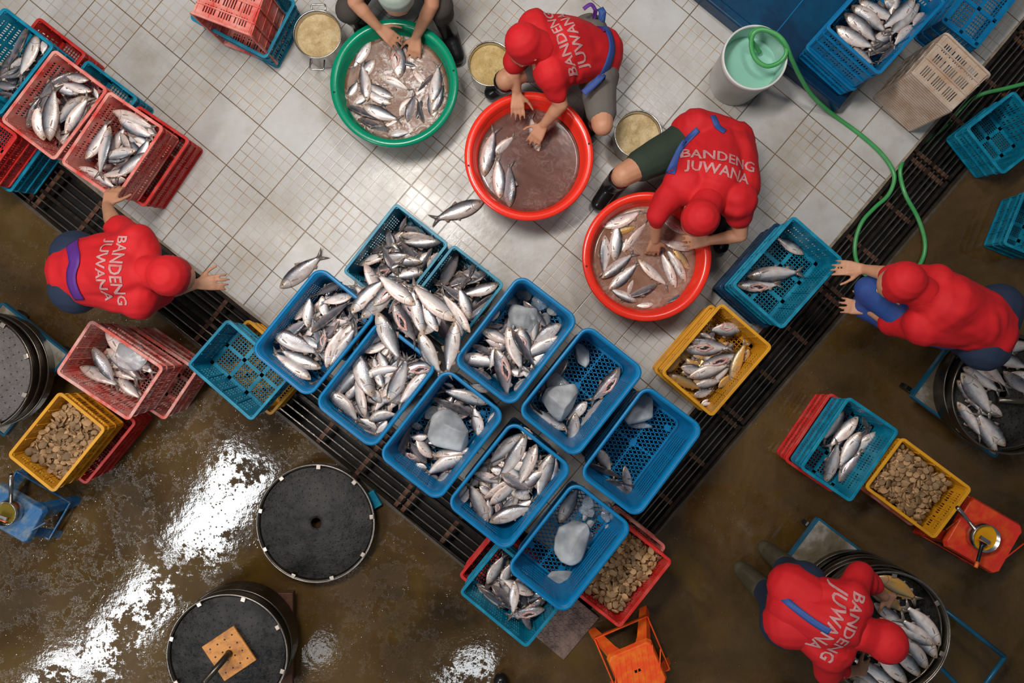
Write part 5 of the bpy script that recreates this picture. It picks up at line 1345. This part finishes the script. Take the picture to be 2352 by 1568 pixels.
def person(name_label, J, shirt='red_cloth', shorts='grey_cloth', boots='boot', cap='red_cloth', sleeve=(.95, .1), long_pants=False, text=None, straps=True, vox=.0065, apron=None, cut=None, thigh=1.0, bulk=()):
    j = {k: V(v) for k, v in J.items()}
    pel, che, nk, hd = j['pelvis'], j['chest'], j['neck'], j['head']
    body = MB(); body.capsule(pel, .115, che, .12, 16)
    hipd = (j['hipR']-j['hipL'])*.5
    body.capsule(j['hipL'], .10, j['hipR'], .10); body.capsule(j['shL'], .062, j['shR'], .062); body.capsule(che, .10, nk, .058)
    body.capsule(j['shL'].lerp(j['shR'], .25), .085, che.lerp(pel, .3)+(j['shL']-j['shR'])*.12, .10); body.capsule(j['shL'].lerp(j['shR'], .75), .085, che.lerp(pel, .3)-(j['shL']-j['shR'])*.12, .10)
    fd = (j['face']).normalized(); upv = (hd-nk).normalized(); upv = (upv-fd*upv.dot(fd)).normalized(); sd = upv.cross(fd)
    body.capsule(nk, .052, hd-upv*.03, .055)
    body.capsule(hd+upv*.02-fd*.015, .088, hd+upv*.015+fd*.02, .080, 16); body.capsule(hd-upv*.02+fd*.03, .062, hd-upv*.065+fd*.055, .036)
    body.capsule(hd+fd*.098+upv*.005, .010, hd+fd*.112-upv*.026, .014, 8)
    body.capsule(hd+fd*.088-upv*.055-sd*.018, .008, hd+fd*.088-upv*.055+sd*.018, .008, 8)
    for s_ in (-1, 1):
        body.capsule(hd+sd*s_*.082+upv*.012, .012, hd+sd*s_*.086-upv*.022, .009, 8)
        body.capsule(hd+sd*s_*.030+fd*.082+upv*.028-sd*s_*.012, .009, hd+sd*s_*.030+fd*.082+upv*.028+sd*s_*.014, .009, 8)
    for s_ in 'LR':
        sh, el, wr = j['sh'+s_], j['el'+s_], j['wr'+s_]
        body.capsule(sh, .056, sh.lerp(el, .5), .050); body.capsule(sh.lerp(el, .5), .050, el, .040); body.capsule(el, .041, el.lerp(wr, .35), .040); body.capsule(el.lerp(wr, .35), .040, wr, .026)
        hdv = j.get('hand'+s_); hdv = hdv if hdv is not None else (wr-el)
        add_hand(body, wr, hdv, j.get('hn'+s_) or Vector((0, 0, 1)), 1 if s_ == 'R' else -1, J.get('curl', .6))
        hp2, kn, an, to = j['hip'+s_], j['kn'+s_], j['an'+s_], j['toe'+s_]
        body.capsule(hp2, .092*thigh, hp2.lerp(kn, .5), .080*thigh); body.capsule(hp2.lerp(kn, .5), .080*thigh, kn, .058*thigh); body.capsule(kn, .057*thigh, kn.lerp(an, .3), .055); body.capsule(kn.lerp(an, .3), .055, an, .036)
        body.capsule(an+Vector((0, 0, -.03)), .032, to, .026)
    root = blob(body, vox, M['skin'], 'person', None, 3)
    tag(root, name_label, 'person')
    mb = MB()      # shirt
    mb.capsule(pel.lerp(che, .08), .150, che, .150, 16); mb.capsule(che, .125, nk.lerp(che, .05), .086)
    mb.capsule(j['hipL'].lerp(j['hipR'], .15)*.6+pel*.4, .125, j['hipL'].lerp(j['hipR'], .85)*.6+pel*.4, .125)
    for t in (.1, .9): mb.capsule(j['shL'].lerp(j['shR'], t), .104, pel.lerp(che, .35)+(j['shL'].lerp(j['shR'], t)-j['shL'].lerp(j['shR'], .5))*.55, .115)
    mb.capsule(j['shL'], .090, j['shR'], .090)
    for s_ in 'LR':
        sh, el, wr = j['sh'+s_], j['el'+s_], j['wr'+s_]; f = sleeve[0 if s_ == 'L' else 1] if isinstance(sleeve, tuple) else sleeve
        if f <= 1: mb.capsule(sh, .088, sh.lerp(el, max(f, .3)), .066)
        else:
            mb.capsule(sh, .088, el, .060); mb.capsule(el, .056, el.lerp(wr, f-1), .044)
    for a_, b_, r_ in bulk: mb.capsule(P(*a_), r_, P(*b_), r_)
    so = blob(mb, .010, M[shirt], 'shirt', root, 4, .017, len(name_label))
    mb = MB()      # shorts / trousers
    mb.capsule(j['hipL'], .122, j['hipR'], .122)
    for s_ in 'LR':
        hp2, kn, an = j['hip'+s_], j['kn'+s_], j['an'+s_]
        mb.capsule(hp2, .112*thigh, hp2.lerp(kn, .72 if not long_pants else 1), (.088 if not long_pants else .074)*thigh)
        if long_pants: mb.capsule(kn, .076, kn.lerp(an, .38), .060)
    blob(mb, .010, M[shorts], 'trousers' if long_pants else 'shorts', root, 5, .007, 3)
    for s_ in 'LR':
        kn, an, to = j['kn'+s_], j['an'+s_], j['toe'+s_]; mb = MB()
        mb.capsule(an.lerp(kn, .70), .068, an, .054); mb.capsule(an, .056, to+Vector((0, 0, .01)), .048); mb.capsule(an+Vector((0, 0, -.03)), .050, to, .045); mb.capsule(an-(to-an)*.25+Vector((0, 0, -.03)), .045, an, .045)
        blob(mb, .009, M[boots], 'boot', root, 3)
    # head covering, open on the face side
    mb = MB(); mb.capsule(hd+upv*.03-fd*.03, .100, hd+upv*.01-fd*.005, .096, 16); mb.capsule(hd-fd*.03, .085, nk-fd*.01, .085)
    blob(mb, .009, M[cap], 'head_covering', root, 4, .003, 9)['label'] = 'cloth head covering'
    for s_ in (-1, 1):
        mb = MB(); p = hd+sd*s_*.030+fd*.090+upv*.012; mb.capsule(p, .012, p+fd*.001, .011, 10); eo = mb.build('eye', M['white'], root, True)
        mb = MB(); p = p+fd*.010; mb.capsule(p, .005, p+fd*.001, .005, 8); mb.build('pupil', M['black'], eo, True)
    return root, so, j
def back_text(root, shirt_o, lines, px, py, z, ang, size, rot_label='pale printed lettering on the back'):
    """lettering laid on the shirt back; draped down onto the cloth"""
    dg = bpy.context.evaluated_depsgraph_get()
    bvh = BVHTree.FromPolygons([v.co.copy() for v in shirt_o.data.vertices], [tuple(p.vertices) for p in shirt_o.data.polygons])
    cu = bpy.data.curves.new('t', 'FONT'); cu.body = lines; cu.size = size; cu.align_x = 'CENTER'; cu.align_y = 'CENTER'; cu.offset = size*.02; cu.space_line = .95; cu.resolution_u = 2
    t = bpy.data.objects.new('t', cu); C.objects.link(t); bpy.context.view_layer.update()
    me = bpy.data.meshes.new_from_object(t.evaluated_get(bpy.context.evaluated_depsgraph_get())); bpy.data.objects.remove(t)
    import bmesh
    bm = bmesh.new(); bm.from_mesh(me)
    for _ in range(2): bmesh.ops.subdivide_edges(bm, edges=[e for e in bm.edges if e.calc_length() > size*.16], cuts=1)
    bmesh.ops.triangulate(bm, faces=bm.faces)
    c = P(px, py, z); ca, sa = math.cos(ang), math.sin(ang); dead = []
    for v in bm.verts:
        x, y = v.co.x, v.co.y; w2 = Vector((c.x+ca*x-sa*y, c.y+sa*x+ca*y, 3))
        hit = bvh.ray_cast(w2, Vector((0, 0, -1)))
        if hit[0] is None: dead.append(v)
        else: v.co = hit[0]+hit[1]*.0035
    bmesh.ops.delete(bm, geom=dead, context='VERTS')
    bm.to_mesh(me); bm.free(); me.materials.clear(); me.materials.append(M['print'])
    o = bpy.data.objects.new('shirt_lettering', me); C.objects.link(o); o.parent = root; o['label'] = rot_label
    return o
def strap(root, shirt_o, pts, mat='blue_cloth', wd=.022, name='apron_strap'):
    bvh = BVHTree.FromPolygons([v.co.copy() for v in shirt_o.data.vertices], [tuple(p.vertices) for p in shirt_o.data.polygons])
    pp = catmull([P(*p) for p in pts], 8); rows = []
    for i, p in enumerate(pp):
        d = (pp[min(i+1, len(pp)-1)]-pp[max(i-1, 0)]).normalized(); q = Vector((-d.y, d.x, 0)).normalized()
        row = []
        for s_ in (-1, -.33, .33, 1):
            w2 = p+q*s_*wd; hit = bvh.ray_cast(Vector((w2.x, w2.y, 3)), Vector((0, 0, -1)))
            row.append(Vector((w2.x, w2.y, (hit[0].z if hit[0] is not None and hit[0].z > p.z-.25 else p.z)+.007)))
        rows.append(row)
    vs = [v for r in rows for v in r]; fs = [(i*4+k, i*4+k+1, (i+1)*4+k+1, (i+1)*4+k) for i in range(len(rows)-1) for k in range(3)]
    mb = MB(); mb.add(vs, fs); o = mb.build(name, M[mat], root, True); solid(o, .003); return o
dn = Vector((0, 0, -1))
# squatting worker between the middle red tub and the tiles above it
r2, s2, _ = person('squatting worker in a red shirt and grey shorts washing fish in the middle red tub',
 dict(pelvis=(1378, 122, .30), chest=(1290, 108, .52), neck=(1240, 112, .62), head=(1212, 108, .65), face=Vector((-.25, -.45, -.85)),
      shL=(1268, 178, .56), elL=(1288, 240, .46), wrL=(1250, 285, .34), handL=Vector((-.25, -.35, -.25)), shR=(1228, 62, .58), elR=(1180, 145, .47), wrR=(1187, 210, .36), handR=Vector((.02, -.4, -.12)),
      hipL=(1372, 175, .30), knL=(1384, 288, .42), anL=(1362, 262, .09), toeL=(1350, 305, .045), hipR=(1350, 85, .30), knR=(1162, 182, .40), anR=(1155, 196, .09), toeR=(1130, 214, .045)), shorts='grey_cloth', sleeve=(.55, .95))
back_text(r2, s2, 'BANDENG\nJUWANA', 1302, 92, .6, R(114), .074)
strap(r2, s2, [(1378, 20, .45), (1400, 60, .5), (1408, 110, .5), (1385, 170, .5), (1340, 215, .5)], 'blue_cloth', .018)
strap(r2, s2, [(1340, 22, .5), (1358, 12, .5), (1372, 35, .48), (1390, 70, .48)], 'purple_cloth', .010)
# worker at the lower red tub
r3, s3, _ = person('squatting worker in a red shirt and dark green shorts over the lower red tub',
 dict(pelvis=(1642, 318, .32), chest=(1642, 412, .54), neck=(1622, 468, .63), head=(1606, 500, .66), face=Vector((-.3, -.5, -.8)),
      shR=(1562, 420, .57), elR=(1508, 495, .48), wrR=(1505, 550, .33), handR=Vector((0, -.3, -.35)), shL=(1702, 462, .57), elL=(1700, 540, .44), wrL=(1632, 552, .36), handL=Vector((-.4, -.02, -.12)),
      hipR=(1585, 318, .32), knR=(1432, 402, .42), anR=(1405, 425, .09), toeR=(1375, 468, .045), hipL=(1668, 325, .30), knL=(1690, 450, .38), anL=(1660, 520, .09), toeL=(1655, 565, .045)), shorts='green_cloth', sleeve=(.45, 1.25), thigh=1.12, bulk=(((1600, 300, .36), (1680, 325, .36), .13), ((1685, 345, .40), (1692, 430, .50), .125)))
back_text(r3, s3, 'BANDENG\nJUWANA', 1655, 378, .65, R(-14), .080)
strap(r3, s3, [(1640, 262, .5), (1655, 285, .55), (1668, 300, .55)], 'blue_cloth', .016)
strap(r3, s3, [(1610, 290, .55), (1570, 330, .5), (1548, 370, .5), (1530, 410, .5)], 'blue_cloth', .016)
# worker at the green tub, mostly above the frame
r1, s1, _ = person('worker in dark trousers and pale green top reaching into the green tub',
 dict(pelvis=(915, -125, .30), chest=(915, -70, .50), neck=(912, -32, .60), head=(910, -12, .64), face=Vector((0, -.6, -.8)),
      shR=(838, -62, .55), elR=(815, 5, .46), wrR=(868, 62, .36), handR=Vector((.35, -.25, -.12)), shL=(990, -60, .55), elL=(992, 10, .47), wrL=(957, 82, .30), handL=Vector((-.1, -.35, -.25)),
      hipR=(870, -110, .30), knR=(800, 22, .38), anR=(828, 50, .09), toeR=(838, 95, .045), hipL=(960, -110, .30), knL=(1012, 15, .38), anL=(1032, 75, .09), toeL=(1050, 130, .045)), shirt='pale_cloth', shorts='brown_cloth', cap='pale_cloth', sleeve=(.35, .35), long_pants=True)
# worker at the left reaching for the crate corner
r4, s4, _ = person('worker in a red shirt with purple strap at the left, gripping the faded red crate',
 dict(pelvis=(175, 625, .80), chest=(285, 622, .92), neck=(350, 625, .95), head=(395, 632, .95), face=Vector((.6, -.05, -.8)),
      shL=(318, 560, .92), elL=(262, 515, .74), wrL=(246, 474, .58), handL=Vector((.02, .4, -.2)), shR=(318, 690, .90), elR=(385, 668, .74), wrR=(450, 652, .66), handR=Vector((.5, .05, -.1)),
      hipL=(178, 585, .80), knL=(225, 590, .45), anL=(262, 598, .10), toeL=(310, 600, .06), hipR=(172, 665, .80), knR=(215, 668, .45), anR=(250, 662, .10), toeR=(300, 664, .06)), shorts='navy_cloth', sleeve=.75, long_pants=True)
back_text(r4, s4, 'BANDENG\nJUWANA', 290, 624, .9, R(-92), .068)
strap(r4, s4, [(185, 560, .85), (200, 600, .9), (190, 640, .9), (205, 690, .85)], 'purple_cloth', .03)
# worker at the right reaching over the teal crate
r5, s5, _ = person('worker in a red shirt and blue apron at the right, reaching for the teal crate',
 dict(pelvis=(2275, 752, .80), chest=(2168, 700, .92), neck=(2110, 672, .95), head=(2068, 655, .95), face=Vector((-.6, -.02, -.8)),
      shR=(2150, 648, .92), elR=(2050, 632, .76), wrR=(1985, 618, .62), handR=Vector((-.5, .05, -.12)), shL=(2120, 752, .88), elL=(2050, 740, .70), wrL=(1998, 712, .60), handL=Vector((-.4, .1, -.2)),
      hipR=(2290, 705, .80), knR=(2215, 700, .45), anR=(2200, 700, .10), toeR=(2150, 690, .06), hipL=(2262, 795, .80), knL=(2190, 775, .45), anL=(2180, 765, .10), toeL=(2130, 750, .06)), shorts='navy_cloth', sleeve=1.0, long_pants=True)
def apron(root, pts, mat='blue_cloth'):
    mb = MB(); 
    for a, b, ra, rb in pts: mb.capsule(P(*a), ra, P(*b), rb)
    return blob(mb, .011, M[mat], 'apron', root, 5, .012, 2)
apron(r5, [((2000, 668, .62), (2075, 712, .74), .085, .11), ((2075, 712, .74), (2180, 760, .80), .11, .10), ((1985, 700, .55), (2060, 735, .60), .075, .09)])
# worker bent over the big steamer
r6, s6, _ = person('worker in a red shirt and olive rubber boots bent over the bottom right steamer',
 dict(pelvis=(1828, 1392, .86), chest=(1912, 1425, .96), neck=(1975, 1450, .98), head=(2022, 1466, .95), face=Vector((.55, -.3, -.8)),
      shL=(1952, 1368, .97), elL=(1975, 1318, .88), wrL=(2030, 1368, .72), handL=Vector((.35, -.25, -.25)), shR=(1908, 1500, .95), elR=(1900, 1545, .84), wrR=(1965, 1540, .70), handR=Vector((.4, -.05, -.25)),
      hipL=(1845, 1345, .84), knL=(1822, 1315, .48), anL=(1768, 1268, .10), toeL=(1795, 1295, .06), hipR=(1805, 1430, .84), knR=(1770, 1370, .48), anR=(1712, 1315, .10), toeR=(1742, 1340, .06)), shorts='navy_cloth', boots='boot_olive', sleeve=1.5, long_pants=True)
back_text(r6, s6, 'BANDENG\nJUWANA', 1905, 1420, .98, R(-116), .074)
strap(r6, s6, [(1770, 1345, .85), (1810, 1380, .93), (1850, 1410, .97), (1885, 1430, 1.0)], 'blue_cloth', .016)
mb = MB()
for x in (-1, 1):
    mb.capsule(P(1822 if x > 0 else 1812, 1352 if x > 0 else 1432, .87), .125, P(1860 if x > 0 else 1850, 1375 if x > 0 else 1432, .90), .12)
blob(mb, .010, M['red_cloth'], 'waterproof_seat', r6, 5, .006, 4)['label'] = 'red waterproof cloth over the hips'

# boot tip and red stool corner at the bottom edge
mb = MB(); mb.capsule(P(1150, 1562, .05), .045, P(1158, 1600, .06), .05); mb.capsule(P(1158, 1600, .06), .05, P(1160, 1620, .25), .06)
tag(blob(mb, .009, M['boot'], 'rubber_boot', None, 3), 'black rubber boot tip at the bottom edge below the diamond plate', 'boot')
e = empty('plastic_basin', P(1775, 1625, 0)); tag(e, 'red plastic basin edge just showing at the bottom edge near the big steamer', 'basin')
mb = MB(); mb.lathe([(0, 0), (.12, 0), (.145, .10), (.155, .10), (.155, .095), (.148, .095), (.125, -.0), (.0, .004)], n=40); mb.build('bowl', M['stool_red'], e, True)

# ------------------------------------------------------------------ fish labels: each says which fish
def compass(dx, dy):
    a = math.degrees(math.atan2(-dy, dx)) % 360
    return ['right', 'up-right', 'up', 'up-left', 'left', 'down-left', 'down', 'down-right'][int((a+22.5)//45) % 8]
desc = {'s': 'silver fish', 'd': 'dark-backed fish', 'w': 'pale-bellied fish', 'y': 'yellow-tinted fish', 'g': 'slit-open fish'}
def plen(f): return math.hypot(f['a'][0]-f['b'][0], f['a'][1]-f['b'][1])
FISH.sort(key=lambda f: -plen(f)*(1 if f['kind'] != 'x' else 1))
bpy.context.view_layer.update()
for f in FISH[298:]:
    DEEP.append((f['me'], f['o'].matrix_world.copy(), f['mk']))
    for ch in list(f['o'].children): bpy.data.objects.remove(ch)
    bpy.data.objects.remove(f['o'])
del FISH[298:]
kinds_ = ['s', 'd', 'w', 'y']; vs, fsx, uvx, mx = [], [], [], []
for me, mt, k in DEEP:
    o_ = len(vs); vs += [tuple(mt @ v.co) for v in me.vertices]
    for p in me.polygons:
        fsx.append(tuple(i_+o_ for i_ in p.vertices)); mx.append(kinds_.index(k) if p.material_index == 0 else 4)
    for l in me.uv_layers[0].data: uvx.append(tuple(l.uv))
dm = bpy.data.meshes.new('fish_mass'); dm.from_pydata(vs, [], fsx); dm.update()
ul = dm.uv_layers.new(name='UVMap')
for i_, u_ in enumerate(uvx): ul.data[i_].uv = u_
for k in kinds_: dm.materials.append(M['fish_'+k])
dm.materials.append(M['fin']); dm.polygons.foreach_set('material_index', mx); dm.polygons.foreach_set('use_smooth', [True]*len(fsx))
do = bpy.data.objects.new('fish_mass', dm); C.objects.link(do)
tag(do, 'deeper layers of fish showing between the upper fish in the crates', 'fish', kind='stuff')
by = {}
for f in FISH: by.setdefault(f['cont'], []).append(f)
rank = ['', 'second ', 'third ', 'fourth ', 'fifth ', 'sixth ', 'seventh ', 'eighth ', 'ninth ', 'tenth ', 'eleventh ', 'twelfth ']
for cont, fs in by.items():
    xs = [(f['a'][0]+f['b'][0])/2 for f in fs]; ys = [(f['a'][1]+f['b'][1])/2 for f in fs]
    x0, x1, y0, y1 = min(xs), max(xs), min(ys), max(ys)
    seen = {}
    for f, x, y in zip(fs, xs, ys):
        u = (x-x0)/(x1-x0+1e-6); v = (y-y0)/(y1-y0+1e-6)
        pos = [['upper left', 'upper middle', 'upper right'], ['middle left', 'centre', 'middle right'], ['lower left', 'lower middle', 'lower right']][min(int(v*3), 2)][min(int(u*3), 2)]
        where = '' if len(fs) == 1 else pos+', '
        lb = '%s heading %s, %s%s' % (desc[f['kind']], compass(f['a'][0]-f['b'][0], f['a'][1]-f['b'][1]), where, cont)
        seen.setdefault(lb, []).append((x, f))
    for lb, l in seen.items():
        l.sort(key=lambda t: t[0])
        for i, (x, f) in enumerate(l):
            f['o']['label'] = lb if len(l) == 1 else lb.replace(' heading', ' (%sfrom left) heading' % (['first ', 'second ', 'third ', 'fourth ', 'fifth ', 'sixth '][min(i, 5)]), 1)
            f['o']['category'] = 'fish'
            if len(fs) > 1: f['o']['group'] = 'fish '+cont

for o in list(C.objects):
    if 'label' in o:
        wd = str(o['label']).split()
        if len(wd) > 16: print('LONG', len(wd), o['label'])
